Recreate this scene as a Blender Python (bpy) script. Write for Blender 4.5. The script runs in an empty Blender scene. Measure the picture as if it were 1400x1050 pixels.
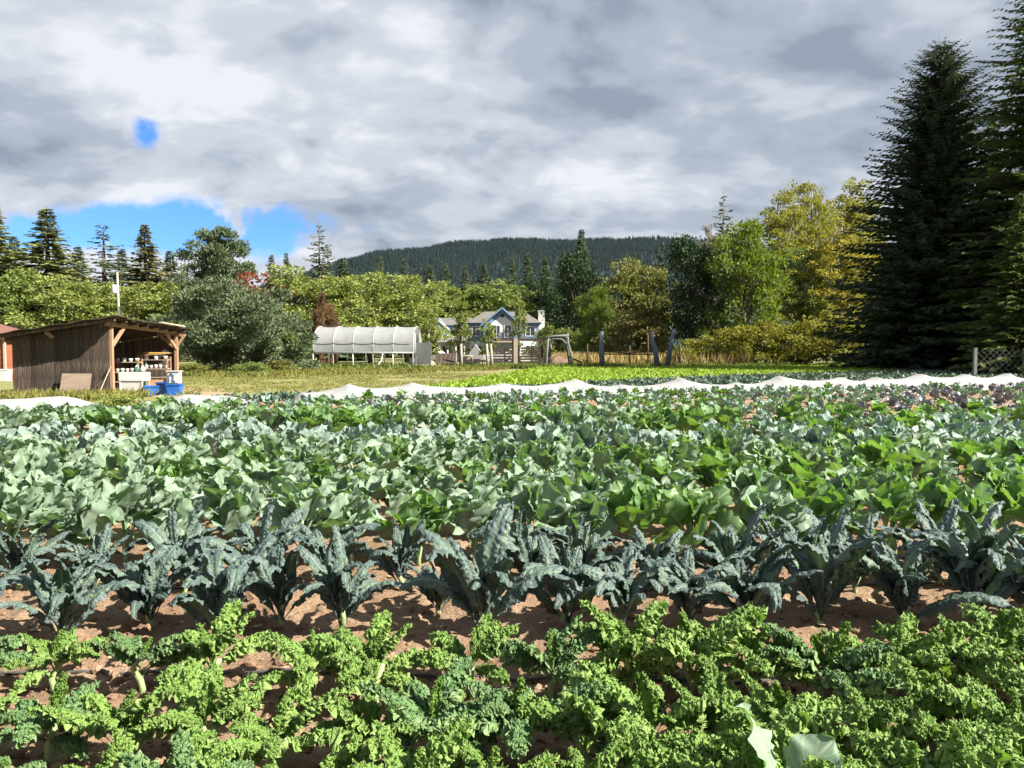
import bpy, math, random
import numpy as np
from mathutils import Vector, Matrix, Euler
R = math.radians
S = bpy.context.scene
COL = S.collection
rnd = random.Random(7)
# ------------------------------------------------------------------ camera, sky, sun, exposure
CAMH, F = 1.6, 1050.0
TILT = math.atan(47 / F)
cam = bpy.data.objects.new('camera', bpy.data.cameras.new('camera'))
COL.objects.link(cam); S.camera = cam
cam.location = (0, 0, CAMH); cam.rotation_euler = (math.pi / 2 - TILT, 0, 0)
cam.data.sensor_width = 36; cam.data.lens = 36 * F / 1400
cam.data.clip_start = .05; cam.data.clip_end = 9000
SUN_AZ, SUN_EL = R(112), R(40)
to_sun = Vector((math.sin(SUN_AZ) * math.cos(SUN_EL), math.cos(SUN_AZ) * math.cos(SUN_EL), math.sin(SUN_EL)))
sl = bpy.data.lights.new('sun', 'SUN'); sl.energy = 5.0; sl.angle = R(.6); sl.color = (1, .93, .80)
so = bpy.data.objects.new('sun', sl); COL.objects.link(so); so.location = (60, -30, 90)
so.rotation_euler = to_sun.to_track_quat('Z', 'Y').to_euler()
S.view_settings.view_transform = 'Standard'; S.view_settings.look = 'None'
S.view_settings.exposure = 1.75; S.view_settings.gamma = 1; S.view_settings.use_curve_mapping = False
S.cycles.max_bounces = 4; S.cycles.diffuse_bounces = 2; S.cycles.glossy_bounces = 2
S.cycles.transmission_bounces = 4; S.cycles.transparent_max_bounces = 6; S.cycles.volume_bounces = 0
S.cycles.use_denoising = True; S.cycles.use_adaptive_sampling = True; S.cycles.adaptive_threshold = .03


class NT:
    """small helper to wire node trees"""
    def __init__(s, tree):
        s.t = tree; s.t.nodes.clear()
    def n(s, typ, ins=None, **props):
        nd = s.t.nodes.new(typ)
        for k, v in props.items(): setattr(nd, k, v)
        for k, v in (ins or {}).items():
            sock = nd.inputs[k]
            if hasattr(v, 'is_output'): s.t.links.new(v, sock)
            elif isinstance(v, bpy.types.Node): s.t.links.new(v.outputs[0], sock)
            else: sock.default_value = v
        return nd
    def m(s, op, a, b=0.0, c=None, clamp=False):
        ins = {0: a, 1: b}
        if c is not None: ins[2] = c
        return s.n('ShaderNodeMath', ins, operation=op, use_clamp=clamp).outputs[0]
    def mix(s, f, a, b, typ='MIX'):
        nd = s.n('ShaderNodeMix', None, data_type='RGBA', blend_type=typ)
        for k, v in ((0, f), (6, a), (7, b)):
            if hasattr(v, 'is_output'): s.t.links.new(v, nd.inputs[k])
            else: nd.inputs[k].default_value = (tuple(v) + (1,))[:4] if k else v
        return nd.outputs[2]
    def ramp(s, f, stops, interp='LINEAR'):
        nd = s.n('ShaderNodeValToRGB', {0: f}); r = nd.color_ramp; r.interpolation = interp
        while len(r.elements) < len(stops): r.elements.new(.5)
        for e, (p, c) in zip(r.elements, stops):
            e.position = p; e.color = (tuple(c) + (1,))[:4] if isinstance(c, tuple) else (c, c, c, 1)
        return nd.outputs[0]


W = bpy.data.worlds.new('World'); S.world = W; W.use_nodes = True
w = NT(W.node_tree)
sky = w.n('ShaderNodeTexSky', sky_type='NISHITA', sun_disc=False, sun_elevation=SUN_EL, sun_rotation=SUN_AZ,
          air_density=1.0, dust_density=.15, ozone_density=3.0)
tc = w.n('ShaderNodeTexCoord')
sep = w.n('ShaderNodeSeparateXYZ', {0: tc.outputs['Generated']})
zz = w.m('MAXIMUM', sep.outputs[2], .0)
den = w.m('ADD', zz, .36)
pv = w.n('ShaderNodeCombineXYZ', {0: w.m('DIVIDE', sep.outputs[0], den), 1: w.m('DIVIDE', sep.outputs[1], den), 2: 0.0})
def wnoise(scale, detail, rough, off, dist=0.0):
    mp = w.n('ShaderNodeMapping', {0: pv, 1: off, 2: (0, 0, R(-14)), 3: (.88, 1.1, 1)})
    return w.n('ShaderNodeTexNoise', {'Vector': mp, 'Scale': scale, 'Detail': detail, 'Roughness': rough, 'Distortion': dist}).outputs[0]
nA = wnoise(1.9, 3, .45, (3.1, 1.7, .4), .3)
nB = wnoise(4.2, 8, .54, (9.2, 4.3, 2.0), .35)
nC = wnoise(12.0, 5, .5, (1.2, 7.3, 5.0), .2)
shade = w.m('ADD', w.m('ADD', w.m('MULTIPLY', nA, .36), w.m('MULTIPLY', nB, .48)), w.m('MULTIPLY', nC, .16))
cl = w.ramp(shade, [(.38, (.92, 1.09, 1.36)), (.45, (1.33, 1.50, 1.78)), (.52, (1.86, 2.00, 2.24)), (.60, (2.55, 2.64, 2.80))], 'EASE')
az = w.m('ARCTAN2', sep.outputs[0], sep.outputs[1])
el = w.m('ARCSINE', zz)
def blob(a0, sa, e0, se, k):
    qa = w.m('POWER', w.m('ABSOLUTE', w.m('DIVIDE', w.m('SUBTRACT', az, R(a0)), R(sa))), 2.0)
    qe = w.m('POWER', w.m('ABSOLUTE', w.m('DIVIDE', w.m('SUBTRACT', el, R(e0)), R(se))), 2.0)
    return w.m('MULTIPLY', w.m('EXPONENT', w.m('MULTIPLY', w.m('ADD', qa, qe), -1.0)), k)
hole = w.m('ADD', w.m('ADD', blob(-25.1, 1.3, 14.2, 1.15, 1.15), blob(-20.5, 9.5, 8.2, 1.9, 2.0)), blob(-34.0, 6.0, 7.4, 1.5, 1.3))
fine = w.n('ShaderNodeTexNoise', {'Vector': tc.outputs['Generated'], 'Scale': 13.0, 'Detail': 7.0, 'Roughness': .58}).outputs[0]
gap = w.m('ADD', w.m('ADD', hole, w.m('MULTIPLY', w.m('SUBTRACT', fine, .5), w.m('ADD', w.m('MULTIPLY', hole, 4.6), 1.0))), w.m('MULTIPLY', w.m('SUBTRACT', nA, .95), 1.5))
gapm = w.n('ShaderNodeMapRange', {0: gap, 1: -.05, 2: 1.0}, interpolation_type='SMOOTHSTEP').outputs[0]
blue = w.mix(1.0, sky.outputs[0], (.20, .36, .58), 'MULTIPLY')
skc = w.mix(gapm, cl, blue)
bg = w.n('ShaderNodeBackground', {0: skc, 1: .1})
w.n('ShaderNodeOutputWorld', {0: bg})

# ------------------------------------------------------------------ helpers
def at(px, py, Y):
    """point seen at a photograph pixel, at distance Y in front of the camera"""
    ct, st = math.cos(TILT), math.sin(TILT)
    u, v = (px - 700) / F, (525 - py) / F
    s = Y / (ct + v * st)
    return Vector((u * s, Y, CAMH + s * (v * ct - st)))

def gx(px, Y): return at(px, 500, Y).x

ORD = 'first second third fourth fifth sixth seventh eighth ninth tenth eleventh twelfth thirteenth fourteenth fifteenth sixteenth seventeenth eighteenth nineteenth twentieth'.split()
TENS = {20: 'twenty', 30: 'thirty', 40: 'forty', 50: 'fifty', 60: 'sixty', 70: 'seventy', 80: 'eighty'}
def ordw(i):
    i += 1
    if i <= 20: return ORD[i - 1]
    if i % 10 == 0: return TENS[i][:-1] + 'ieth'
    return TENS[i // 10 * 10] + '-' + ORD[i % 10 - 1]

def mk(name, V, Fc, mat=None, uv=None, smooth=True):
    """mesh from arrays; Fc: (n,3)/(n,4) array or a list of tuples"""
    me = bpy.data.meshes.new(name)
    V = np.asarray(V, dtype=np.float32)
    if isinstance(Fc, np.ndarray):
        n, k = Fc.shape
        me.vertices.add(len(V)); me.vertices.foreach_set('co', V.ravel())
        me.loops.add(n * k); me.loops.foreach_set('vertex_index', Fc.astype(np.int32).ravel())
        me.polygons.add(n); me.polygons.foreach_set('loop_start', np.arange(0, n * k, k, dtype=np.int32))
        me.polygons.foreach_set('loop_total', np.full(n, k, dtype=np.int32))
        if uv is not None:
            me.uv_layers.new(name='UVMap').data.foreach_set('uv', np.asarray(uv, np.float32)[Fc.ravel()].ravel())
        me.update(calc_edges=True)
    else:
        me.from_pydata([tuple(map(float, v)) for v in V], [], [tuple(map(int, f)) for f in Fc]); me.update()
    me.polygons.foreach_set('use_smooth', np.full(len(me.polygons), smooth))
    if mat: me.materials.append(mat)
    return me

def tag(o, label=None, cat=None, group=None, kind=None):
    if label: o['label'] = label
    if cat: o['category'] = cat
    if group: o['group'] = group
    if kind: o['kind'] = kind
    return o

def ob(name, me, parent=None, loc=(0, 0, 0), rot=(0, 0, 0), sc=(1, 1, 1), mat=None):
    o = bpy.data.objects.new(name, me); COL.objects.link(o)
    o.parent = parent; o.location = loc; o.rotation_euler = rot
    o.scale = (sc, sc, sc) if isinstance(sc, (int, float)) else sc
    if mat is not None and len(o.material_slots):
        o.material_slots[0].link = 'OBJECT'; o.material_slots[0].material = mat
    return o

def thing(name, label, cat, loc=(0, 0, 0), rz=0, group=None):
    o = bpy.data.objects.new(name, None); COL.objects.link(o)
    o.empty_display_size = .1; o.location = loc; o.rotation_euler = (0, 0, rz)
    return tag(o, label, cat, group)

class MB:
    """collects boxes, bars and tubes into one mesh"""
    def __init__(s): s.V = []; s.F = []
    def add(s, V, Fc):
        b = len(s.V); s.V += [tuple(v) for v in V]; s.F += [tuple(i + b for i in f) for f in Fc]; return s
    def box(s, c, d, rot=(0, 0, 0)):
        M = Euler(rot).to_matrix(); hx, hy, hz = d[0] / 2, d[1] / 2, d[2] / 2; c = Vector(c)
        V = [c + M @ Vector((x * hx, y * hy, z * hz)) for x in (-1, 1) for y in (-1, 1) for z in (-1, 1)]
        return s.add(V, [(0, 1, 3, 2), (4, 6, 7, 5), (0, 4, 5, 1), (2, 3, 7, 6), (0, 2, 6, 4), (1, 5, 7, 3)])
    def b2(s, x0, x1, y0, y1, z0, z1):
        return s.box(((x0 + x1) / 2, (y0 + y1) / 2, (z0 + z1) / 2), (x1 - x0, y1 - y0, z1 - z0))
    def bar(s, a, b, wx, wy, roll=0):
        a, b = Vector(a), Vector(b); d = b - a; q = d.to_track_quat('Z', 'Y').to_matrix() @ Matrix.Rotation(roll, 3, 'Z')
        V = []
        for e in (a, b):
            for x, y in ((-1, -1), (1, -1), (1, 1), (-1, 1)): V.append(e + q @ Vector((x * wx / 2, y * wy / 2, 0)))
        return s.add(V, [(3, 2, 1, 0), (4, 5, 6, 7), (0, 1, 5, 4), (1, 2, 6, 5), (2, 3, 7, 6), (3, 0, 4, 7)])
    def tube(s, pts, rad, n=8, cap=True):
        pts = [Vector(p) for p in pts]
        if isinstance(rad, (int, float)): rad = [rad] * len(pts)
        V = []; Fc = []
        ds = [(pts[min(i + 1, len(pts) - 1)] - pts[max(i - 1, 0)]).normalized() for i in range(len(pts))]
        sm = [sum(abs(d[j]) for d in ds) for j in range(3)]; ref = Vector((0, 0, 0)); ref[sm.index(min(sm))] = 1
        for i, p in enumerate(pts):
            e1 = ref.cross(ds[i]).normalized(); e2 = ds[i].cross(e1)
            for k in range(n):
                a = 2 * math.pi * k / n; V.append(p + e1 * (math.cos(a) * rad[i]) + e2 * (math.sin(a) * rad[i]))
        for i in range(len(pts) - 1):
            for k in range(n):
                k2 = (k + 1) % n; Fc.append((i * n + k, i * n + k2, (i + 1) * n + k2, (i + 1) * n + k))
        if cap:
            Fc.append(tuple(range(n))[::-1]); Fc.append(tuple((len(pts) - 1) * n + k for k in range(n)))
        return s.add(V, Fc)
    def lathe(s, prof, c=(0, 0, 0), n=12):
        V = []; Fc = []
        for r, z in prof:
            for k in range(n):
                a = 2 * math.pi * k / n; V.append((c[0] + r * math.cos(a), c[1] + r * math.sin(a), c[2] + z))
        for i in range(len(prof) - 1):
            for k in range(n):
                k2 = (k + 1) % n; Fc.append((i * n + k, i * n + k2, (i + 1) * n + k2, (i + 1) * n + k))
        return s.add(V, Fc)
    def build(s, name, mat, parent=None, loc=(0, 0, 0), rot=(0, 0, 0), smooth=False, bevel=0):
        o = ob(name, mk(name, s.V, s.F, mat, smooth=smooth), parent, loc, rot)
        if bevel:
            md = o.modifiers.new('bevel', 'BEVEL'); md.width = bevel; md.segments = 2; md.limit_method = 'ANGLE'
        return o

def vnoise(x, y, seed=0):
    xi = np.floor(x).astype(np.int64); yi = np.floor(y).astype(np.int64); fx = x - xi; fy = y - yi
    def h(a, b):
        n = (a * 374761393 + b * 668265263 + seed * 974634) & 0x7fffffff
        n = ((n ^ (n >> 13)) * 1274126177) & 0x7fffffff
        return ((n ^ (n >> 16)) & 0xffff) / 65535.0
    ux = fx * fx * (3 - 2 * fx); uy = fy * fy * (3 - 2 * fy)
    return (h(xi, yi) * (1 - ux) + h(xi + 1, yi) * ux) * (1 - uy) + (h(xi, yi + 1) * (1 - ux) + h(xi + 1, yi + 1) * ux) * uy
def fbm(x, y, o=4, seed=0, g=.5):
    s = 0; a = 1; t = 0
    for i in range(o):
        s = s + a * vnoise(x * 2 ** i, y * 2 ** i, seed + i); t += a; a *= g
    return s / t

# ------------------------------------------------------------------ materials
MATS = {}
KA = .70                                                    # overall reflectance of the surfaces
def pm(name, c1, c2=None, scale=4.0, rough=.8, bump=0.0, bscale=None, stretch=(1, 1, 1), spec=.3, metal=0.0, detail=5, c3=None, vary=(.86, 1.1)):
    """procedural surface: two or three colours broken up by noise, fine relief"""
    if name in MATS: return MATS[name]
    c2 = c2 or tuple(x * .75 for x in c1)
    c1, c2 = tuple(x * KA for x in c1), tuple(x * KA for x in c2); c3 = c3 and tuple(x * KA for x in c3)
    m = bpy.data.materials.new(name); m.use_nodes = True; t = NT(m.node_tree)
    co = t.n('ShaderNodeTexCoord').outputs['Object']
    mp = t.n('ShaderNodeMapping', {0: co, 3: stretch})
    nz = t.n('ShaderNodeTexNoise', {'Vector': mp, 'Scale': scale, 'Detail': detail, 'Roughness': .6}).outputs[0]
    st = [(.32, c1), (.68, c2)] if not c3 else [(.3, c1), (.5, c2), (.7, c3)]
    rp = t.ramp(nz, st)
    oi = t.n('ShaderNodeObjectInfo').outputs['Random']
    col = t.mix(1.0, rp, t.ramp(oi, [(0, vary[0]), (1, vary[1])]), 'MULTIPLY')
    ins = {'Base Color': col, 'Roughness': rough, 'Specular IOR Level': spec, 'Metallic': metal}
    if bump:
        n2 = t.n('ShaderNodeTexNoise', {'Vector': mp, 'Scale': bscale or scale * 3, 'Detail': 5.0, 'Roughness': .65}).outputs[0]
        ins['Normal'] = t.n('ShaderNodeBump', {'Strength': bump, 'Distance': .02, 'Height': n2})
    b = t.n('ShaderNodeBsdfPrincipled', ins)
    t.n('ShaderNodeOutputMaterial', {0: b})
    MATS[name] = m; return m

def leafmat(name, ca, cb, ct, trans=.3, rough=.5, spec=.4, vein=None, nv=6, blister=0.0, bsc=60, island=False, nsc=3.0, edge=None, back=None):
    """leaf: waxy upper face, light passing through, optional pale ribs and blisters"""
    ca, cb = tuple(x * KA for x in ca), tuple(x * KA for x in cb); vein = vein and tuple(x * KA for x in vein); edge = edge and tuple(x * KA for x in edge)
    ct = tuple(x * .8 for x in ct)
    m = bpy.data.materials.new(name); m.use_nodes = True; t = NT(m.node_tree)
    tcn = t.n('ShaderNodeTexCoord')
    rv = (t.n('ShaderNodeNewGeometry').outputs['Random Per Island'] if island else t.n('ShaderNodeObjectInfo').outputs['Random'])
    nz = t.n('ShaderNodeTexNoise', {'Vector': tcn.outputs['Object'], 'Scale': nsc, 'Detail': 3.0}).outputs[0]
    f = t.m('ADD', t.m('MULTIPLY', rv, .55), t.m('MULTIPLY', t.m('SUBTRACT', nz, .28), 1.0), clamp=True)
    col = t.mix(f, ca, cb); tcol = t.mix(f, ct, tuple(x * .7 for x in ct))
    if vein:
        uvs = t.n('ShaderNodeSeparateXYZ', {0: tcn.outputs['UV']})
        av = t.m('ABSOLUTE', t.m('SUBTRACT', uvs.outputs[1], .5))      # 0 at rib .. .5 at margin
        rib = t.n('ShaderNodeMapRange', {0: av, 1: .030, 2: .055, 3: 1.0, 4: 0.0}).outputs[0]
        ph = t.m('FRACT', t.m('MULTIPLY', t.m('SUBTRACT', uvs.outputs[0], t.m('MULTIPLY', av, .55)), float(nv)))
        sv = t.n('ShaderNodeMapRange', {0: t.m('ABSOLUTE', t.m('SUBTRACT', ph, .5)), 1: .03, 2: .09, 3: .55, 4: 0.0}).outputs[0]
        vm = t.m('MAXIMUM', rib, sv)
        col = t.mix(vm, col, vein); tcol = t.mix(t.m('MULTIPLY', vm, .6), tcol, vein)
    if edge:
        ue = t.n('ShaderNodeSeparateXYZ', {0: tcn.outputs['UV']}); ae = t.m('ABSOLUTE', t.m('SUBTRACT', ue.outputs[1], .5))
        col = t.mix(t.n('ShaderNodeMapRange', {0: ae, 1: .28, 2: .5, 3: 0.0, 4: .8}).outputs[0], col, edge)  # pale young margins, lightened in colour to imitate sun on the curl tips
    if back:
        col = t.mix(t.n('ShaderNodeNewGeometry').outputs['Backfacing'], col, back)
    ins = {'Base Color': col, 'Roughness': rough, 'Specular IOR Level': spec}
    if blister:
        vo = t.n('ShaderNodeTexVoronoi', {'Vector': tcn.outputs['Object'], 'Scale': bsc}, feature='SMOOTH_F1').outputs[0]
        n2 = t.n('ShaderNodeTexNoise', {'Vector': tcn.outputs['Object'], 'Scale': bsc * .6, 'Detail': 3.0}).outputs[0]
        ins['Normal'] = t.n('ShaderNodeBump', {'Strength': blister, 'Distance': .012, 'Height': t.m('SUBTRACT', n2, vo)})
    b = t.n('ShaderNodeBsdfPrincipled', ins)
    tr = t.n('ShaderNodeBsdfTranslucent', {0: tcol})
    ms = t.n('ShaderNodeMixShader', {0: trans, 1: b, 2: tr})
    t.n('ShaderNodeOutputMaterial', {0: ms})
    return m

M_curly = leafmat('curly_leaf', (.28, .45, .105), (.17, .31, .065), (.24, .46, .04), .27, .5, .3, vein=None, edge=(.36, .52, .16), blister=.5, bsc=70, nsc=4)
M_curlydull = leafmat('curly_leaf_bluish', (.18, .32, .12), (.12, .24, .085), (.16, .34, .05), .25, .5, .35, edge=(.30, .45, .19), blister=.5, bsc=70, nsc=4)
M_curlyyoung = leafmat('curly_leaf_young', (.24, .40, .085), (.17, .31, .06), (.28, .50, .04), .32, .5, .3, blister=.5, bsc=70, nsc=4)
M_lac = leafmat('strap_leaf', (.125, .18, .172), (.065, .105, .10), (.05, .12, .03), .12, .55, .35, vein=(.17, .25, .16), nv=1, blister=.7, bsc=34, nsc=6)
M_col = leafmat('broad_leaf', (.37, .49, .38), (.17, .27, .17), (.20, .44, .03), .30, .5, .3, vein=(.42, .51, .36), nv=6, nsc=5)
M_colg = leafmat('broad_leaf_green', (.22, .36, .15), (.11, .22, .085), (.23, .48, .03), .34, .45, .35, vein=(.32, .45, .22), nv=6, nsc=5)
M_colb = leafmat('blue_leaf', (.36, .47, .42), (.20, .30, .26), (.13, .30, .05), .26, .5, .32, vein=(.36, .45, .36), nv=6, nsc=5)
M_stemk = pm('kale_stalk', (.42, .52, .25), (.30, .42, .18), 12, .55)
M_stemc = pm('collard_stalk', (.34, .44, .24), (.24, .34, .16), 12, .55)
M_red = leafmat('purple_leaf', (.22, .22, .29), (.14, .19, .21), (.16, .14, .14), .2, .42, .5, vein=(.3, .26, .34), nv=5)
M_soil = None

# ------------------------------------------------------------------ the setting: ground, soil, lawn, hill
M_grassfar = pm('dry_meadow', (.30, .25, .11), (.17, .19, .06), .25, .95, .3, 8, c3=(.24, .22, .09), detail=8)
V = []; n = 60
g = mk('ground', [(-4000, -300, -.03), (4000, -300, -.03), (4000, 6000, -.03), (-4000, 6000, -.03)], np.array([[0, 1, 2, 3]]), M_grassfar)
tag(ob('ground', g), 'dry green and tan meadow ground', None, None, 'structure')

def soil_material():
    m = bpy.data.materials.new('tilled_soil'); m.use_nodes = True; t = NT(m.node_tree)
    co = t.n('ShaderNodeTexCoord').outputs['Object']
    n1 = t.n('ShaderNodeTexNoise', {'Vector': co, 'Scale': 2.2, 'Detail': 7.0, 'Roughness': .65}).outputs[0]
    n2 = t.n('ShaderNodeTexNoise', {'Vector': co, 'Scale': 45.0, 'Detail': 5.0, 'Roughness': .7}).outputs[0]
    n3 = t.n('ShaderNodeTexNoise', {'Vector': co, 'Scale': 14.0, 'Detail': 4.0, 'Roughness': .6}).outputs[0]
    c = t.ramp(t.m('ADD', t.m('MULTIPLY', n1, .6), t.m('MULTIPLY', n2, .4)), [(.3, (.13, .082, .05)), (.5, (.225, .15, .098)), (.68, (.36, .265, .185))])
    bp = t.n('ShaderNodeBump', {'Strength': .9, 'Distance': .02, 'Height': t.m('ADD', n2, n3)})
    b = t.n('ShaderNodeBsdfPrincipled', {'Base Color': c, 'Roughness': .95, 'Specular IOR Level': .15, 'Normal': bp})
    t.n('ShaderNodeOutputMaterial', {0: b}); return m
M_soil = soil_material()
def soil_h(x, y):
    h = (fbm(x * 1.3, y * 1.3, 3, 3) - .5) * .07 + (fbm(x * 9, y * 9, 3, 9) - .5) * .05
    c = fbm(x * 26, y * 26, 2, 21); h = h + np.clip(c - .5, 0, 1) * .06
    return h * np.clip(14 / np.maximum(y, 1), .15, 1) + .03
ns, ny = 520, 300
ys = 1.1 * (33 / 1.1) ** (np.arange(ny) / (ny - 1))
ss = np.linspace(-1.15, 1.15, ns)
Yg, Sg = np.meshgrid(ys, ss, indexing='ij'); Xg = Sg * (Yg + .8)
keep = Yg < 24.3 + .36 * Xg + 1.5
Zg = soil_h(Xg, Yg)
idx = np.arange(ns * ny).reshape(ny, ns)
Q = np.stack([idx[:-1, :-1], idx[:-1, 1:], idx[1:, 1:], idx[1:, :-1]], -1).reshape(-1, 4)
Q = Q[keep.ravel()[Q].all(1)]
tag(ob('tilled_soil', mk('tilled_soil', np.stack([Xg, Yg, Zg], -1).reshape(-1, 3), Q, M_soil)), 'reddish brown tilled soil between the crop rows', None, None, 'structure')
def ground_z(x, y): return float(soil_h(np.array([x]), np.array([y]))[0])

# loose clods on the soil
ico = np.array([(0, 0, 1), (.89, 0, .45), (.28, .85, .45), (-.72, .53, .45), (-.72, -.53, .45), (.28, -.85, .45), (.72, .53, -.45), (-.28, .85, -.45), (-.89, 0, -.45), (-.28, -.85, -.45), (.72, -.53, -.45), (0, 0, -1)])
icf = np.array([(0, 1, 2), (0, 2, 3), (0, 3, 4), (0, 4, 5), (0, 5, 1), (1, 6, 2), (2, 7, 3), (3, 8, 4), (4, 9, 5), (5, 10, 1), (6, 7, 2), (7, 8, 3), (8, 9, 4), (9, 10, 5), (10, 6, 1), (11, 7, 6), (11, 8, 7), (11, 9, 8), (11, 10, 9), (11, 6, 10)])
rg = np.random.default_rng(5)
nc = 5200
cy = 1.8 * (6.2 / 1.8) ** rg.random(nc); cx = (rg.random(nc) - .5) * 1.7 * (cy + .5)
cr = .006 + .032 * rg.random(nc) ** 3.4
cz = soil_h(cx, cy) + cr * .25
VV = ico[None] * (1 + .35 * (rg.random((nc, 12, 1)) - .5)) * cr[:, None, None] * (np.array([1, 1, .72]) * (.75 + .5 * rg.random((nc, 1, 3))))
VV = VV + np.stack([cx, cy, cz], -1)[:, None]
FF = icf[None] + (np.arange(nc) * 12)[:, None, None]
tag(ob('soil_clods', mk('soil_clods', VV.reshape(-1, 3), FF.reshape(-1, 3), M_soil, smooth=False)), 'loose crumbs and clods of brown soil on the bed', None, None, 'stuff')

# mown lawn strip beyond the covers (a sheet a little above the meadow)
M_lawn = pm('mown_dry_lawn', (.34, .29, .12), (.22, .23, .075), .45, .95, .35, 30, c3=(.30, .265, .11), detail=9)
tag(ob('lawn', mk('lawn', [(-45, 18, -.004), (-6.5, 22.5, -.004), (-3.6, 27, -.004), (2.6, 63, -.004), (-30, 68, -.004), (-70, 60, -.004)], [(0, 1, 2, 3, 4, 5)], M_lawn)), 'mown patchy lawn between the shed and the plastic tunnel', None, None, 'structure')
M_dirt = pm('worn_dirt', (.42, .32, .2), (.33, .25, .15), 2.5, .95, .3, 20)
tag(ob('path', mk('path', [(-19.5, 26.2, 0), (-10.6, 26.0, 0), (-10.2, 28.2, 0), (-12.8, 33, 0), (-18.5, 33, 0)], [(0, 1, 2, 3, 4)], M_dirt)), 'bare trodden dirt in and before the shed', None, None, 'structure')

# wooded hill
ridge = np.array([(150, 420), (300, 405), (380, 392), (440, 372), (470, 358), (520, 348), (600, 339), (680, 332), (760, 328), (850, 327), (945, 331), (1100, 343), (1300, 358), (1600, 385), (1800, 410)], float)
RX = np.array([at(a, b, 3000).x for a, b in ridge]); RZ = np.array([at(a, b, 3000).z for a, b in ridge]) - 14
def hill_z(x, y):
    t = np.clip((y - 1700) / 1300, 0, 1.0); t = t * t * (3 - 2 * t)
    u = np.clip((y - 3000) / 1500, 0, 1)
    return np.interp(x, RX, RZ) * t * (1 - u * .7) + (fbm(x / 200, y / 200, 3, 4) - .5) * 60 * t
hx, hy = np.meshgrid(np.linspace(-1700, 3300, 90), np.linspace(1650, 4600, 60)); hz = hill_z(hx, hy) - 1
i2 = np.arange(hx.size).reshape(hx.shape)
Q = np.stack([i2[:-1, :-1], i2[:-1, 1:], i2[1:, 1:], i2[1:, :-1]], -1).reshape(-1, 4)
M_far = pm('far_conifer', (.03, .05, .038), (.018, .034, .026), .012, .95, spec=.1)
tag(ob('hill', mk('hill', np.stack([hx, hy, hz], -1).reshape(-1, 3), Q, M_far)), 'long wooded hill behind the valley', None, None, 'structure')
nt = 25000
tx = -900 + 1750 * rg.random(nt); ty = 2150 + 900 * rg.random(nt) ** .8; tz = hill_z(tx, ty) - 2
th = 10 + 12 * rg.random(nt); tr = th * (.14 + .07 * rg.random(nt))
prof = [(1.0, .05), (.42, .55), (.62, .5), (.0, 1.0)]
kk = 5; ang = np.arange(kk) * 2 * math.pi / kk
U = np.array([[(r * math.cos(a + i), r * math.sin(a + i), z) for a in ang] for i, (r, z) in enumerate(prof)]).reshape(-1, 3)
Fq = np.array([(i * kk + k, i * kk + (k + 1) % kk, (i + 1) * kk + (k + 1) % kk, (i + 1) * kk + k) for i in (0, 2) for k in range(kk)])
VV = U[None] * np.stack([tr, tr, th], -1)[:, None] * (1 + .25 * (rg.random((nt, len(U), 1)) - .5)) + np.stack([tx, ty, tz], -1)[:, None]
FF = Fq[None] + (np.arange(nt) * len(U))[:, None, None]
M_farT = leafmat('far_conifer_needles', (.020, .037, .033), (.011, .024, .022), (.01, .02, .008), .05, .9, .1, island=True, nsc=.02)
tag(ob('hill_forest', mk('hill_forest', VV.reshape(-1, 3), FF.reshape(-1, 4), M_farT, smooth=False)), 'dark conifer forest covering the distant hill', None, None, 'stuff')

# ------------------------------------------------------------------ leaves of the crops
def leafgrid(nu, nv, e0, e1, bend, wfun, dispf, seed, twist=0.0, sway=0.0):
    """leaf along +x / up z, length 1. dispf(u,v,w) -> (along, across, normal) offsets"""
    u = np.linspace(0, 1, nu); v = np.linspace(-1, 1, nv)
    ang = R(e0) + (R(e1) - R(e0)) * u ** bend
    du = 1 / (nu - 1)
    px = np.concatenate([[0], np.cumsum(np.cos(ang[:-1])) * du]); pz = np.concatenate([[0], np.cumsum(np.sin(ang[:-1])) * du])
    T = np.stack([np.cos(ang), 0 * ang, np.sin(ang)], -1); N = np.stack([-np.sin(ang), 0 * ang, np.cos(ang)], -1)
    B = np.array([0, 1, 0.])[None] * np.ones((nu, 1))
    tw = twist * u[:, None]; N, B = N * np.cos(tw) + B * np.sin(tw), B * np.cos(tw) - N * np.sin(tw)
    mid = np.stack([px, sway * u ** 2, pz], -1)
    U_, V_ = np.meshgrid(u, v, indexing='ij'); Wd = wfun(u)[:, None]
    a, b, c = dispf(U_, V_, Wd * np.ones_like(V_))
    P = mid[:, None] + T[:, None] * a[..., None] + B[:, None] * b[..., None] + N[:, None] * c[..., None]
    i = np.arange(nu * nv).reshape(nu, nv)
    Q = np.stack([i[:-1, :-1], i[1:, :-1], i[1:, 1:], i[:-1, 1:]], -1).reshape(-1, 4)
    uv = np.stack([U_, V_ * .5 + .5], -1).reshape(-1, 2)
    return P.reshape(-1, 3), Q, uv

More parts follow.
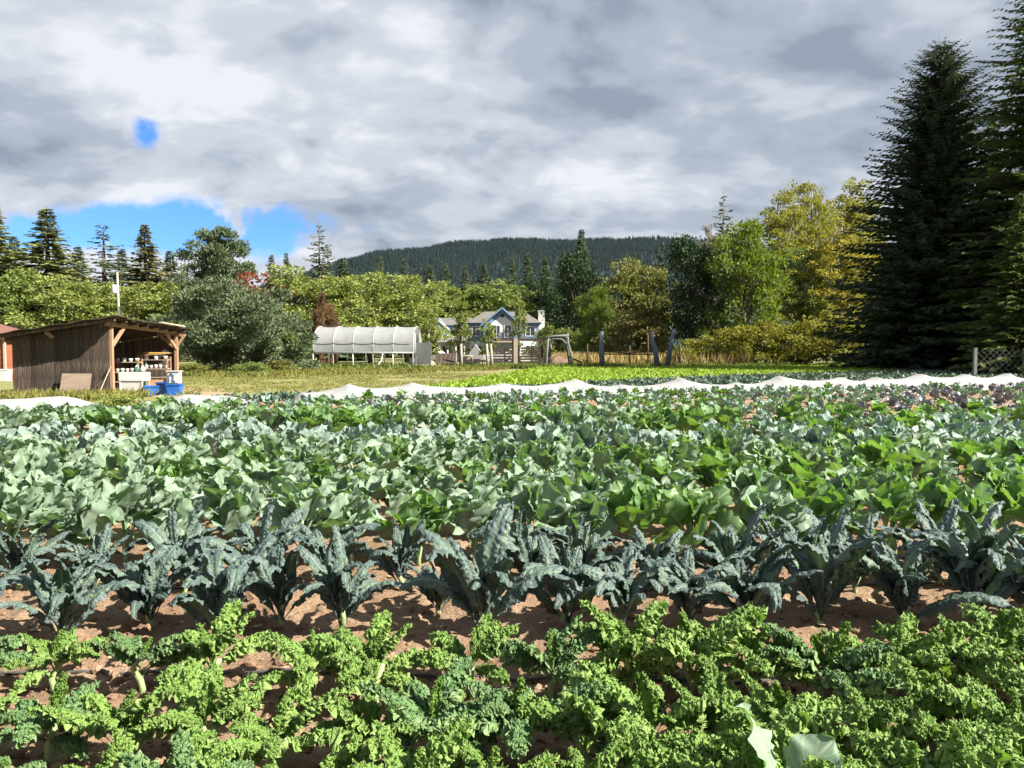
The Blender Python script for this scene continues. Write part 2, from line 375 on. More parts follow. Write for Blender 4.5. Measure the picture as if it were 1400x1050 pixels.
def curly_leaf(seed, e0, e1, mat):
    r = np.random.default_rng(seed); ph = r.random(12) * 6.28
    k1, k2, k3 = 7 + 2 * r.random(), 19 + 4 * r.random(), 43 + 5 * r.random()
    def wf(u):
        t = np.clip((u - .17) / .83, 0, 1)
        return .016 * (1 - t) + .160 * np.clip(np.sin(math.pi * np.clip(t * .90 + .06, 0, 1)), 0, 1) ** .6 * (t > 0) * np.clip(t * 6, 0, 1)
    def df(u, v, w):
        av = np.abs(v); s = np.sign(v); t = np.clip((u - .17) / .10, 0, 1) * (1 - .3 * np.clip((u - .9) * 10, 0, 1)); sd = (s > 0) * 7.0
        A = t * np.clip((av - .02) / .98, 0, 1) ** .42
        def vec(ku, kv, sh): return [vnoise(u * ku + sd + 11 * c, av * kv + sh, seed + 5 * c) * 2 - 1 for c in range(3)]
        n1, n2, n3 = vec(10, .8, 3), vec(38, 5.0, 5), vec(76, 9.0, 8)
        t2 = 6.28 * k2 * u + ph[1] + sd + 5 * vnoise(u * 12 + sd, av * 1.2, seed + 9) + 2.4 * av
        nrm = A * (.040 * n1[0] + .060 * n2[0] + .042 * n3[0] + .010 * np.sin(t2)) - .55 * w * av ** 2 + .10 * w * av
        alo = A * (.014 * n1[1] + .044 * n2[1] + .030 * n3[1] + .010 * np.cos(t2))
        acr = v * w * (1 - .28 * A) + s * A * (.018 * n1[2] + .042 * n2[2] + .030 * n3[2])
        return alo, acr, nrm
    V_, Q, uv = leafgrid(260, 35, e0, e1, 1.3, wf, df, seed, twist=(r.random() - .5) * .9, sway=(r.random() - .5) * .25)
    return mk('curly_leaf', V_, Q, mat, uv)

def strap_leaf(seed, e0, e1):
    r = np.random.default_rng(seed); ph = r.random(8) * 6.28; roll = .9 + .9 * r.random()
    def wf(u):
        t = np.clip((u - .14) / .86, 0, 1)
        return .014 + .092 * np.clip(np.sin(math.pi * np.clip(t ** .85 * .93 + .03, 0, 1)), 0, 1) ** .55 * np.clip(t * 5, 0, 1) - .010 * t
    def df(u, v, w):
        av = np.abs(v); s = np.sign(v); t = np.clip((u - .16) / .1, 0, 1)
        wav = .016 * np.sin(6.28 * 5.5 * u + ph[0] + (s > 0) * 2) * av ** 1.5 * t + .007 * np.sin(6.28 * 13 * u + ph[1] + s) * av ** 2 * t
        th = av * roll
        acr = s * w * np.sin(th) / roll * 1.15
        nrm = -w * (1 - np.cos(th)) / roll * .95 + wav
        c1 = vnoise(u * 42, v * 6 + 20, seed + 1); c2 = vnoise(u * 80, v * 10 + 20, seed + 2)
        bl = np.abs(c1 - .5) * 2
        nrm = nrm + t * np.clip((av - .1) * 4, 0, 1) * ((bl ** .7) * .021 + (c2 - .5) * .014) + np.exp(-(av / .09) ** 2) * -.004
        return .01 * np.sin(6.28 * 9 * u + ph[3]) * av * t, acr, nrm
    V_, Q, uv = leafgrid(96, 19, e0, e1, 2.4, wf, df, seed, twist=(r.random() - .5) * 1.2, sway=(r.random() - .5) * .22)
    return mk('strap_leaf', V_, Q, M_lac, uv)

def broad_leaf(seed, e0, e1, mat, pet=.46, wd=.27, wavy=1.0):
    r = np.random.default_rng(seed); ph = r.random(8) * 6.28; cup = .25 * r.random() - .05
    def wf(u):
        t = np.clip((u - pet) / (1 - pet), 0, 1)
        return .017 * (1 - .6 * t) + wd * np.clip(np.sin(math.pi * np.clip(t ** .72, 0, 1)), 0, 1) ** .62 * (t > 0)
    def df(u, v, w):
        av = np.abs(v); s = np.sign(v); t = np.clip((u - pet) / (1 - pet), 0, 1); m = (t > 0) * np.clip(t * 6, 0, 1)
        nr = cup * w * av ** 1.6 + wavy * m * av ** 1.7 * (.040 * np.sin(6.28 * 1.9 * t + ph[0] + (s > 0) * 2.1) + .020 * np.sin(6.28 * 4.3 * t + ph[1] + (s > 0)))
        nr = nr + m * av * .006 * np.sin(6.28 * 6 * (t - .4 * av)) + m * (vnoise(u * 6, v * 2.5 + 9, seed) - .5) * .04
        mg = 1 + .09 * np.sin(6.28 * 3 * t + ph[2] + s) * av ** 2 * m + .05 * np.sin(6.28 * 7 * t + ph[3]) * av ** 2 * m
        return .05 * av * w * 0 - .10 * w * av ** 2 * (1 - t), v * w * mg, nr
    V_, Q, uv = leafgrid(26, 13, e0, e1, 1.6, wf, df, seed, twist=(r.random() - .5) * 1.5, sway=(r.random() - .5) * .2)
    return mk('broad_leaf', V_, Q, mat, uv)

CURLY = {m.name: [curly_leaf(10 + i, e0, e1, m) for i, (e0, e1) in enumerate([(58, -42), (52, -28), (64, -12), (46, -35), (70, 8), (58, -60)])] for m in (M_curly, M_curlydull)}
CURLYY = [curly_leaf(30 + i, 86, 60 - 25 * i, M_curlyyoung) for i in range(2)]
STRAP = [strap_leaf(50 + i, e0, e1) for i, (e0, e1) in enumerate([(86, 50), (82, -25), (78, -60), (76, 5), (72, -45), (86, 10), (66, -20), (80, -85)])]
def bl_set(mat, s0, **k): return [broad_leaf(s0 + i, e0, e1, mat, **k) for i, (e0, e1) in enumerate([(80, 74), (76, 48), (72, 25), (66, 5), (78, 60), (70, 38), (74, -25), (84, 84)])]
COLL = bl_set(M_col, 80); COLG = bl_set(M_colg, 100); COLB = bl_set(M_colb, 120, pet=.28, wd=.23, wavy=1.3); COLR = bl_set(M_red, 140, pet=.25, wd=.24)

def stalk(name, h, r, mat, seed, lean=.03):
    q = random.Random(seed); m = MB()
    pts = [(lean * math.sin(i * 1.3 + seed) * i / 4, lean * math.cos(i * 1.7 + seed) * i / 4, h * i / 4 - .03) for i in range(5)]
    m.tube(pts, [r * 1.15, r, r * 1.1, r * .95, r * .8], 8)
    return mk(name, m.V, m.F, mat, smooth=True)
ST_K = [stalk('stem', .20, .014, M_stemk, i) for i in range(3)]
ST_L = [stalk('stem', .16, .016, M_stemk, 5 + i) for i in range(3)]
ST_C = [stalk('stem', .34, .016, M_stemc, 9 + i, .02) for i in range(3)]

def crop(name, label, cat, group, x, y, leaves, stems, nl, L, stem_h, rq, outer_tilt=8, young=None, spread=1.0, low=.45, wild=9):
    t = thing(name, label, cat, (x, y, ground_z(x, y) - .005), rq.random() * 6.28, group)
    st = rq.choice(stems); ob('stem', st, t)
    zs = stem_h
    for k in range(nl):
        f = k / max(nl - 1, 1)                         # 0 = outer/old, 1 = inner/young
        a = k * 2.39996 + rq.uniform(-.3, .3)
        me = leaves[min(len(leaves) - 1, int(rq.random() * len(leaves)))]
        s = L * (1.02 - .42 * f ** 1.6) * rq.uniform(.85, 1.15)
        tilt = R(outer_tilt * (1 - f) - 14 * f * spread + rq.uniform(-wild, wild))
        if young and f > .9: me = rq.choice(young); s = L * .5 * rq.uniform(.8, 1.2)
        ob('leaf', me, t, (0, 0, zs * (low + (.95 - low) * f)), (rq.uniform(-.45, .45), tilt, a), (s, s * rq.uniform(.9, 1.12), s))
    return t

# curly kale in the foreground (three staggered rows)
rq = random.Random(21)
def place_row(pxs, d, jig=.06): return [(gx(p, d) + rq.uniform(-jig, jig) * .4, d + rq.uniform(-jig, jig)) for p in pxs]
rowsK = [('back', [-150, -40, 62, 178, 285, 430, 512, 640, 760, 858, 945, 1040, 1130, 1225, 1318, 1405, 1500, 1590], 3.44),
         ('middle', [-190, -70, 35, 150, 262, 372, 505, 590, 705, 800, 890, 985, 1080, 1185, 1285, 1385, 1490, 1600], 2.80),
         ('front', [-160, -20, 110, 240, 350, 560, 670, 800, 905, 1010, 1115, 1230, 1350, 1470, 1590], 2.33)]
for rn, pxs, d in rowsK:
    for i, (x, y) in enumerate(place_row(pxs, d)):
        px = pxs[i]; right = min(max((px - 250) / 800, 0), 1)
        mname = 'curly_leaf' if rq.random() < .35 + .6 * right else 'curly_leaf_bluish'
        big = .90 + .22 * right
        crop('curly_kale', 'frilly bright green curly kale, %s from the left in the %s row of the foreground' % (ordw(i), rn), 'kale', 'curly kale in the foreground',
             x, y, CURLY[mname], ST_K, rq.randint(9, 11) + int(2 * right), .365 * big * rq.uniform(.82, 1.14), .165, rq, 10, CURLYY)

# dark strap-leaved kale
LAC = [('near', [(-170, 4.4), (-60, 4.35), (75, 4.3), (195, 4.75), (290, 4.28), (378, 4.8), (465, 4.42), (660, 4.42), (775, 4.7), (850, 4.5), (945, 4.75), (1030, 4.5), (1130, 4.72), (1245, 4.6), (1345, 4.75), (1440, 4.5), (1540, 4.6)]),
       ('far', [(-100, 5.3), (20, 5.35), (120, 5.2), (250, 5.35), (350, 5.3), (440, 5.4), (545, 5.25), (600, 4.95), (720, 5.35), (800, 5.4), (900, 5.35), (1000, 5.3), (1090, 5.4), (1180, 5.3), (1290, 5.4), (1400, 5.3), (1500, 5.4)])]
for rn, lst in LAC:
    for i, (px, d) in enumerate(lst):
        d = min(d, 4.55) - .26 if rn == 'near' else d - .42; x, y = gx(px, d), d + rq.uniform(-.05, .05)
        sm = .72 if px == 600 else 1.0
        crop('strap_leaved_kale', 'dark blue-green blistered strap-leaved kale, %s from the left in the %s line of its row' % (ordw(i), rn), 'kale', 'dark strap-leaved kale row',
             x, y, STRAP, ST_L, rq.randint(14, 19), (.68 if rn == 'near' else .56) * sm * rq.uniform(.78, 1.10), .09, rq, 8, wild=14, low=.08)

# collard block
def field_row(d, step, slope=0.0, ratio=.76, x0=None, x1=None, jig=.08):
    xs = []; x = -ratio * d - .3 if x0 is None else x0; xe = ratio * d + .3 if x1 is None else x1
    while x < xe:
        xs.append((x + rq.uniform(-jig, jig), d + slope * x + rq.uniform(-jig, jig))); x += step * rq.uniform(.92, 1.08)
    return xs
CR = [(5.55, .42, COLL, .45, 21), (6.3, .42, COLL, .45, 19), (7.1, .44, COLL, .45, 18), (8.0, .45, COLL, .46, 16), (8.8, .46, COLL, .46, 16)]
for ri, (d, step, lv, L, nl) in enumerate(CR):
    for i, (x, y) in enumerate(field_row(d, step)):
        fr = (x / y + .66) / 1.32
        lvv = COLG if rq.random() < (.05 + .5 * fr) else COLL
        crop('collard_plant', 'broad-leaved collard plant, %s from the left in the %s collard row from the front' % (ordw(i), ORD[ri]), 'collard', 'collards in the middle of the field',
             x, y, lvv, ST_C, nl + rq.randint(-1, 3), L * rq.uniform(.85, 1.12), .28 + .10 * rq.random(), rq, 10, low=.12, wild=20)
for ri, (d, step) in enumerate([(9.6, .5), (10.35, .52)]):
    for i, (x, y) in enumerate(field_row(d, step)):
        crop('blue_green_broccoli', 'pale blue-green leafy broccoli, %s from the left in the %s bluish row behind the collards' % (ordw(i), ('front', 'rear')[ri]), 'broccoli', 'bluish broccoli behind the collards',
             x, y, COLB, ST_C, 14 + rq.randint(-1, 2), .48 * rq.uniform(.85, 1.15), .22, rq, 6, wild=22)
for ri, (d, step) in enumerate([(11.8, .5), (12.5, .52)]):
    for i, (x, y) in enumerate(field_row(d, step, x1=3.4)):
        lvv = COLG if rq.random() < .45 else COLL
        crop('tall_collard', 'tall upright collard, %s from the left in the %s line of the tall rear row' % (ordw(i), ('near', 'far')[ri]), 'collard', 'tall collards at the back left',
             x, y, lvv, ST_C, 17 + rq.randint(0, 3), .56 * rq.uniform(.85, 1.12), .34, rq, 8, spread=1.2, low=.12, wild=20)

# far low brassicas: small single-mesh plants (their leaves are a few pixels)
def low_plant(seed, srcs, nl, L):
    q = random.Random(seed); Vs = []; Fs = []; b = 0; mats = []
    for k in range(nl):
        me = q.choice(srcs); n = len(me.vertices)
        c = np.empty(n * 3, np.float32); me.vertices.foreach_get('co', c); c = c.reshape(-1, 3)
        f = np.empty(len(me.loops), np.int32); me.loops.foreach_get('vertex_index', f); f = f.reshape(-1, 4)
        a = k * 2.4 + q.uniform(-.3, .3); s = L * q.uniform(.75, 1.15)
        M_ = np.array(Euler((q.uniform(-.2, .2), R(q.uniform(-5, 18)), a)).to_matrix()) * s
        Vs.append(c @ M_.T + np.array([0, 0, .07])); Fs.append(f + b); b += n
    return np.concatenate(Vs), np.concatenate(Fs)
LOWB = [mk('low_brassica', *low_plant(i, COLB, 13, .46), mat=M_colb) for i in range(3)]
LOWR = [mk('purple_cabbage', *low_plant(5 + i, COLR, 13, .42), mat=M_red) for i in range(3)]
LOWG = [mk('green_brassica', *low_plant(9 + i, COLG, 13, .48), mat=M_colg) for i in range(3)]
rowi = 0
for d, x0 in [(11.4, 4.2), (12.2, 4.0), (13.1, 3.8), (14.1, -5.5), (15.2, -9.5), (16.4, -11.5), (17.6, -9.0), (18.9, -9.5), (20.3, -9.5), (21.7, -9.0), (22.9, -4.0)]:
    sl_ = max(0, (d - 11) / 12 * .36)
    for i, (x, y) in enumerate(field_row(d, .54 if d < 17 else .47, slope=sl_, x0=x0, x1=.74 * d / (1 - .74 * sl_) + .4)):
        q = rq.random(); far = rowi / 10
        kind, lv = (('purple_cabbage', LOWR) if q < .55 * far * (x > .42 * y) + .04 * far else ('green_brassica', LOWG) if q < .55 - .2 * far else ('low_brassica', LOWB))
        o = ob(kind, rq.choice(lv), None, (x, y, ground_z(x, y) - .01), (0, 0, rq.random() * 6.28), rq.uniform(.85, 1.2) * (1 if d < 13.5 else .8 if d < 17 else .68))
        nm = {'purple_cabbage': 'purplish cabbage', 'green_brassica': 'green leafy brassica', 'low_brassica': 'grey-green low brassica'}[kind]
        tag(o, '%s, %s plant from the left in the %s low row before the cover' % (nm, ordw(i), ORD[rowi]), 'cabbage' if 'cabbage' in kind else 'brassica', 'low brassicas before the white cover')
    rowi += 1

# leaf of a stray broad plant poking up at the bottom edge
t = thing('stray_collard', 'stray grey-green broad-leaved seedling at the bottom edge among curly kale', 'collard', (gx(1085, 2.2), 2.2, ground_z(.8, 2.2)))
ob('stem', ST_K[0], t)
for a, e, s in ((2.2, 1, .36), (.3, 2, .30), (4.0, 5, .26), (5.2, 3, .28)): ob('leaf', COLL[e], t, (0, 0, .16), (0, 0, a), s)

# drip tubes lying on the soil
M_drip = pm('grey_tube', (.09, .085, .08), (.16, .15, .14), 20, .6)
for yy, who in ((3.62, 'behind the curly kale'), (4.98, 'between the two lines of dark kale')):
    m = MB(); pts = [(x, yy + .05 * math.sin(x * .9 + yy), ground_z(x, yy + .05 * math.sin(x * .9 + yy)) + .008) for x in np.arange(-4.5, 4.6, .12)]
    m.tube(pts, .009, 6)
    tag(m.build('drip_tube', M_drip, smooth=True), 'thin grey irrigation tube on the soil ' + who, 'hose')

# straw and dead leaf scraps on the soil
q = np.random.default_rng(12); n = 700
py_ = 2.2 + 4.2 * q.random(n); px_ = (q.random(n) - .5) * 1.6 * py_
D_ = q.normal(size=(n, 3)) * np.array([1, 1, .12]); D_ /= np.linalg.norm(D_, axis=1, keepdims=True)
C_ = np.stack([px_, py_, soil_h(px_, py_) + .009], -1); Wv = np.cross(D_, np.array([0, 0, 1.0])); Wv /= np.linalg.norm(Wv, axis=1, keepdims=True)
L_ = (.015 + .05 * q.random((n, 1)) ** 2); wv = L_ * np.where(q.random((n, 1)) < .6, .08, .5)
VV = np.stack([C_, C_ + D_ * L_ * .5 + Wv * wv, C_ + D_ * L_, C_ + D_ * L_ * .5 - Wv * wv], 1).reshape(-1, 3)
tag(ob('plant_litter', mk('plant_litter', VV, np.arange(n * 4).reshape(n, 4), pm('dry_litter', (.55, .45, .28), (.40, .29, .16), 30, .9), smooth=False)), 'bits of straw and dead leaf on the soil', None, None, 'stuff')

# ------------------------------------------------------------------ row covers
M_cover = leafmat('white_fleece', (.48, .48, .49), (.42, .425, .44), (.36, .36, .36), .22, .8, .15, nsc=.8)
M_wire = pm('galvanised_wire', (.4, .4, .42), rough=.5, metal=.6)
def cover(px0, px1, h, hw, hoops, label, seed, off=0.0, amp=1.05):
    def line(px): r_ = gx(px, 1.0); Y = (24 + off) / (1 - .36 * r_); return r_ * Y, Y
    (xa, ya), (xb, yb) = line(px0), line(px1); L = math.hypot(xb - xa, yb - ya); rz = math.atan2(yb - ya, xb - xa)
    t = thing('row_cover', label, 'row cover', (xa, ya, .0), rz, 'white fleece row covers')
    nu = int(L / .12) + 2; nv = 25; u = np.linspace(0, L, nu); v = np.linspace(-1, 1, nv)
    U_, V_ = np.meshgrid(u, v, indexing='ij'); q = np.random.default_rng(seed)
    if hoops:
        hp = np.array(sorted([.02] + list(np.cumsum(q.uniform(1.5, 3.2, 60))))); hp = hp[hp < L - .3]; hp = np.append(hp, L - .05)
        hh = h * q.uniform(.66, 1.1, len(hp))
        k = np.clip(np.searchsorted(hp, u) - 1, 0, len(hp) - 2)
        f = np.clip((u - hp[k]) / (hp[k + 1] - hp[k]), 0, 1)
        top = hh[k] * (1 - f) + hh[k + 1] * f - amp * h * (.25 * (4 * f * (1 - f)) ** .75)
    else:
        top = h * (.75 + .5 * fbm(u * .5, u * 0 + seed, 3, seed)); hp = []
    ends = np.clip(np.minimum(u, L - u) / .8, 0, 1) ** .6 if not hoops else np.clip(np.minimum(u, L - u) / .3, .25, 1)
    top = top * ends
    sec = np.clip(1 - np.abs(V_) ** 2.1, 0, 1) ** .62
    Z = top[:, None] * sec + .012 + (fbm(U_ * 3, V_ * 4 + 30, 3, seed) - .5) * .06 * (1 - .3 * sec) + (fbm(U_ * 9, V_ * 3 + 60, 2, seed) - .5) * .02
    Yv = V_ * hw * (1 + .12 * (fbm(U_ * .7, V_ * 0 + 5, 2, seed + 2) - .5)) 
    i = np.arange(nu * nv).reshape(nu, nv)
    Q = np.stack([i[:-1, :-1], i[1:, :-1], i[1:, 1:], i[:-1, 1:]], -1).reshape(-1, 4)
    ob('fleece', mk('fleece', np.stack([U_, Yv, np.maximum(Z, .008)], -1).reshape(-1, 3), Q, M_cover), t)
    for j, x in enumerate(hp):
        m = MB(); hj = hh[j] * (1 if 0 < j < len(hp) - 1 else .3)
        m.tube([(x, hw * .9 * math.cos(a), max(0, hj * .93 * math.sin(a)) ** 1) for a in np.linspace(0, math.pi, 13)], .008, 5)
        m.build('hoop', M_wire, t, smooth=True)
    return t
cover(395, 1500, .62, .75, True, 'long white fleece row cover tented over hoops across the field', 3)
cover(212, 352, .36, .7, False, 'low rounded white row cover in front of the shed opening', 8, off=.2)
cover(-120, 134, .36, .8, False, 'low white row cover at the left edge before the shed wall', 12, off=.2)

# ------------------------------------------------------------------ trees and shrubs
def unit(a): return a / np.maximum(np.linalg.norm(a, axis=-1, keepdims=True), 1e-9)
def cards(C, D, L, wd, q):
    """kite-shaped leaf or spray faces at C pointing along D"""
    n = len(C); D = unit(D); W_ = unit(np.cross(D, unit(q.normal(size=(n, 3)))))
    L = np.broadcast_to(L, (n,))[:, None]; wd = np.broadcast_to(wd, (n,))[:, None]
    up = np.cross(W_, D) * L * .06
    V_ = np.stack([C, C + D * L * .5 + W_ * wd * .5 + up, C + D * L, C + D * L * .5 - W_ * wd * .5 + up], 1)
    return V_.reshape(-1, 3), np.arange(n * 4).reshape(n, 4)

def limbs(name, segs, mat, n=7):
    m = MB()
    for pts, rad in segs: m.tube(pts, rad, n)
    return mk(name, m.V, m.F, mat)

def broad_tree(seed, H, Wd, base, nclump, nleaf, leaf, lobes=7, clump_r=.11, shell=.55, mat=None, bark=None, vis=.6, leaf_w=.62, top=.5, droop=-.2):
    """trunk with forked limbs and a crown of leaf clumps spread through uneven lobes"""
    q = np.random.default_rng(seed)
    zc = (base + 1) / 2 * H; hz = (1 - base) / 2 * H
    lob = []
    for i in range(lobes):
        a = i * 2.4 + q.random(); f = (i + .5) / lobes; z = base * H + (H - base * H) * (.12 + .76 * f)
        rr = Wd / 2 * (math.sin(math.pi * min(max(.12 + .8 * f ** top * .9, 0), 1))) * q.uniform(.45, .75)
        lob.append((rr * math.cos(a), rr * math.sin(a), z, Wd * q.uniform(.20, .30), hz * q.uniform(.30, .44)))
    lob.append((0, 0, H * .86, Wd * .20, H * .14)); lob.append((0, 0, zc, Wd * .32, hz * .75))
    lob = np.array(lob)
    k = q.integers(0, len(lob), nclump); d = unit(q.normal(size=(nclump, 3))); rad = q.random(nclump) ** (1 / 3) * (1 - shell) + shell
    rad = np.where(q.random(nclump) < .2, rad * .6, rad)
    cc = lob[k, :3] + d * rad[:, None] * lob[k][:, [3, 3, 4]]
    cc[:, 2] = np.clip(cc[:, 2], base * H * .8, H * .985)
    cr = Wd * clump_r * q.uniform(.55, 1.3, nclump)
    per = nleaf // nclump
    dd = unit(q.normal(size=(nclump, per, 3))); r3 = q.random((nclump, per, 1)) ** .5
    P = cc[:, None] + dd * r3 * cr[:, None, None] * np.array([1.1, 1.1, .62])
    out = unit(cc - np.array([0, 0, zc]))[:, None]
    Dv = dd * .8 + out * .5 + q.normal(size=dd.shape) * .5 + np.array([0, 0, droop])
    n = nclump * per; Lf = leaf * q.uniform(.6, 1.3, n)
    V_, F_ = cards(P.reshape(-1, 3), Dv.reshape(-1, 3), Lf, Lf * leaf_w, q)
    crown = mk('crown', V_, F_, mat, smooth=False)
    r0 = H * .014 + .04; segs = [([(0, 0, -.1), (0.02 * H * q.normal() * .3, .0, H * .3), (.02 * H * q.normal() * .4, .01 * H, H * .6), (0, 0, H * vis * 1.35)], [r0 * 1.3, r0, r0 * .7, r0 * .2])]
    for i in range(min(26, nclump // 3)):
        e = cc[q.integers(0, nclump)]; z0 = max(min(e[2] * .55, H * .7), H * .1)
        mid = np.array([e[0] * .5, e[1] * .5, z0 + (e[2] - z0) * .62])
        segs.append(([(0, 0, z0), mid, e], [r0 * .42, r0 * .25, r0 * .07]))
    return limbs('trunk', segs, bark, 6), crown

def conifer(seed, H, Rb, base, gap, per, spray, mat, bark, pw=.85, droop=.35, sparse=0.0, up=0.0, fat=.42, jag=.25):
    """straight trunk with whorls of drooping branches carrying flat sprays"""
    q = np.random.default_rng(seed); C = []; D = []; Ls = []; segs = []
    z = base * H
    while z < H * .985:
        f = z / H; rr = Rb * (1 - f) ** pw * (1 if f > .10 else .75 + 2.5 * f) + .06
        for k in range(max(3, int(per * (.45 + .55 * (1 - f))))):
            if q.random() < sparse: continue
            a = q.random() * 6.283; L = rr * q.uniform(1 - jag * 1.6, 1 + jag * .6)
            ns_ = max(2, int(L / (spray * .42 * (.38 + .62 * (1 - f))))); s = (np.arange(ns_) + .6) / ns_
            dr = droop * (1 - f * .7) * q.uniform(.6, 1.4)
            x = L * s; zz_ = z + L * ((up + .45 * f) * s - dr * s ** 1.4 + .18 * dr * s ** 4 * 2) + q.normal(size=ns_) * .05
            ca, sa = math.cos(a), math.sin(a)
            P = np.stack([x * ca, x * sa, zz_], -1)
            keep_ = s > .22 * q.random()
            P = P[keep_]; s2 = s[keep_]
            for side in (-1, 1, 0):
                an = a + side * q.uniform(.55, 1.0)
                dv = np.stack([np.cos(an) * np.ones(len(P)), np.sin(an) * np.ones(len(P)), -.28 - .25 * q.random(len(P)) + up * .6], -1) + q.normal(size=P.shape) * .16
                C.append(P); D.append(dv); Ls.append(spray * (.55 + .6 * (1 - s2)) * q.uniform(.7, 1.3, len(P)) * (.26 + .74 * (1 - f)))
            if L > 1.0 and q.random() < .5: segs.append(([(0, 0, z), tuple(P[len(P) // 2]), tuple(P[-1])], [.02 + .008 * L, .015 + .004 * L, .006]))
        z += gap * (.6 + .6 * (1 - f)) * q.uniform(.7, 1.3)
    C = np.concatenate(C); D = np.concatenate(D); Ls = np.concatenate(Ls)
    V_, F_ = cards(C, D, Ls, Ls * fat, q)
    r0 = .012 * H + .03
    segs.append(([(0, 0, -.1), (0, 0, H * .5), (0, 0, H * 1.0)], [r0 * 1.2, r0 * .6, .012]))
    return limbs('trunk', segs, bark, 6), mk('crown', V_, F_, mat, smooth=False)

def tmat(name, a, b, t, tr=.3, nsc=.25):
    a, b = tuple(x * 1.3 for x in a), tuple(x * 1.3 for x in b)
    return leafmat(name, a, b, t, tr, .6, .25, island=True, nsc=nsc)
M_bark = pm('bark', (.16, .12, .09), (.09, .07, .055), 6, .9, .6, 20, stretch=(1, 1, .2))
M_barkp = pm('pale_bark', (.42, .40, .36), (.27, .25, .22), 6, .9, .4, 20, stretch=(1, 1, .3))
L_alder = tmat('alder_leaves', (.29, .325, .09), (.165, .21, .055), (.30, .38, .05))
L_alder2 = tmat('alder_leaves_green', (.22, .28, .08), (.12, .17, .045), (.22, .32, .03))
L_olive = tmat('olive_leaves', (.235, .245, .07), (.135, .15, .042), (.25, .26, .04))
L_maple = tmat('maple_leaves', (.15, .205, .035), (.07, .115, .02), (.26, .36, .02), .36)
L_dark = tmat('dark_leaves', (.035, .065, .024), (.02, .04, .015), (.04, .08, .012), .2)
L_gold = tmat('golden_leaves', (.38, .33, .055), (.25, .23, .04), (.46, .42, .04), .38)
L_yel = tmat('yellow_green_leaves', (.30, .30, .06), (.18, .20, .04), (.40, .40, .04), .38)
L_rust = tmat('rust_leaves', (.22, .195, .07), (.13, .125, .042), (.22, .19, .04))
L_red = tmat('red_leaves', (.25, .07, .035), (.15, .045, .025), (.25, .06, .02), .3)
L_brown = tmat('brown_leaves', (.21, .12, .06), (.14, .09, .045), (.22, .11, .04), .3)
L_hedge = tmat('hedge_leaves', (.26, .25, .04), (.145, .155, .028), (.33, .33, .03), .32, .8)
L_fir = tmat('fir_needles', (.12, .155, .075), (.06, .09, .045), (.06, .09, .02), .15)
L_cedar = tmat('cedar_needles', (.21, .225, .075), (.12, .145, .05), (.13, .15, .03), .2)
L_cedarb = tmat('brown_cedar_needles', (.21, .19, .085), (.12, .12, .055), (.13, .12, .04), .2)
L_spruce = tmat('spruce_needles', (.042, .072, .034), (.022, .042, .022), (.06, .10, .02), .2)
L_spruce2 = tmat('lit_spruce_needles', (.085, .125, .035), (.035, .06, .022), (.16, .24, .02), .32)  # needles lightened so the sunlit look of the boughs is in the colour
L_pine = tmat('pine_needles', (.165, .21, .115), (.075, .11, .06), (.08, .12, .035), .18, .6)
L_young = tmat('orchard_leaves', (.24, .27, .075), (.14, .18, .05), (.26, .32, .04), .3, 1.0)
L_grey = tmat('bare_twigs', (.30, .26, .23), (.2, .17, .15), (.2, .17, .15), .1)

AL = [broad_tree(200 + i, 15, 9.5, .10, 90, 7600, .42, lobes=8, mat=L_alder, bark=M_bark, shell=.6) for i in range(4)]
BR = [broad_tree(220 + i, 12, 9, .08, 110, 10500, .34, lobes=9, mat=L_maple, bark=M_bark, shell=.7, clump_r=.12) for i in range(2)]
AIRY = [broad_tree(240 + i, 19, 8.5, .16, 170, 15000, .28, lobes=13, mat=L_yel, bark=M_barkp, shell=.4, clump_r=.085, vis=.72, top=.7) for i in range(3)]
FIR = [conifer(260 + i, 20, 3.7, .03, .40, 16, 1.15, L_fir, M_bark, pw=1.0, fat=.44, droop=.5, jag=.4) for i in range(3)]
THIN = [conifer(270 + i, 19, 2.5, .06, .52, 10, 1.05, L_fir, M_bark, pw=.7, sparse=.25, jag=.5, droop=.4, fat=.42) for i in range(2)]
YNG = [broad_tree(280 + i, 4.6, 1.5, .20, 54, 2000, .16, lobes=10, mat=L_young, bark=M_barkp, shell=.3, clump_r=.15, vis=.6) for i in range(2)]
SHR = [broad_tree(290 + i, 3.0, 4.2, .02, 80, 5200, .19, lobes=7, mat=L_hedge, bark=M_bark, shell=.6, clump_r=.11, vis=.4) for i in range(3)]

def tree(name, label, parts, px, topy, d, wpx=None, mat=None, H0=None, W0=None, rz=None, cat='tree', group=None, zbase=0.0, bark=None):
    p = at(px, topy, d); H = p.z - zbase; s = H / H0
    sw = s if wpx is None else (wpx * d / F) / W0
    x = at(px, (topy + 478) / 2, d).x
    t = thing(name, label, cat, (x, d, zbase), rnd.random() * 6.28 if rz is None else rz, group)
    ob('trunk', parts[0], t, (0, 0, 0), (0, 0, 0), (sw, sw, s), mat=bark); ob('crown', parts[1], t, (0, 0, 0), (0, 0, 0), (sw, sw, s), mat=mat)
    return t
def fir(label, i, px, topy, d, wpx, mat=None, thin=False, name='fir_tree', group='conifers in the tree line'):
    src = THIN if thin else FIR
    wpx *= 1.3 if thin else 1.65 if d < 119 else 1.4
    return tree(name, label, src[i % len(src)], px, topy, d, wpx, mat, 19 if thin else 20, 5.0 if thin else 7.4, group=group)
def alder(label, i, px, topy, d, wpx, mat=None, name='alder_tree', group='broadleaf trees in the tree line'):
    return tree(name, label, AL[i % 4], px, topy, d, wpx, mat, 15, 9.5, group=group)

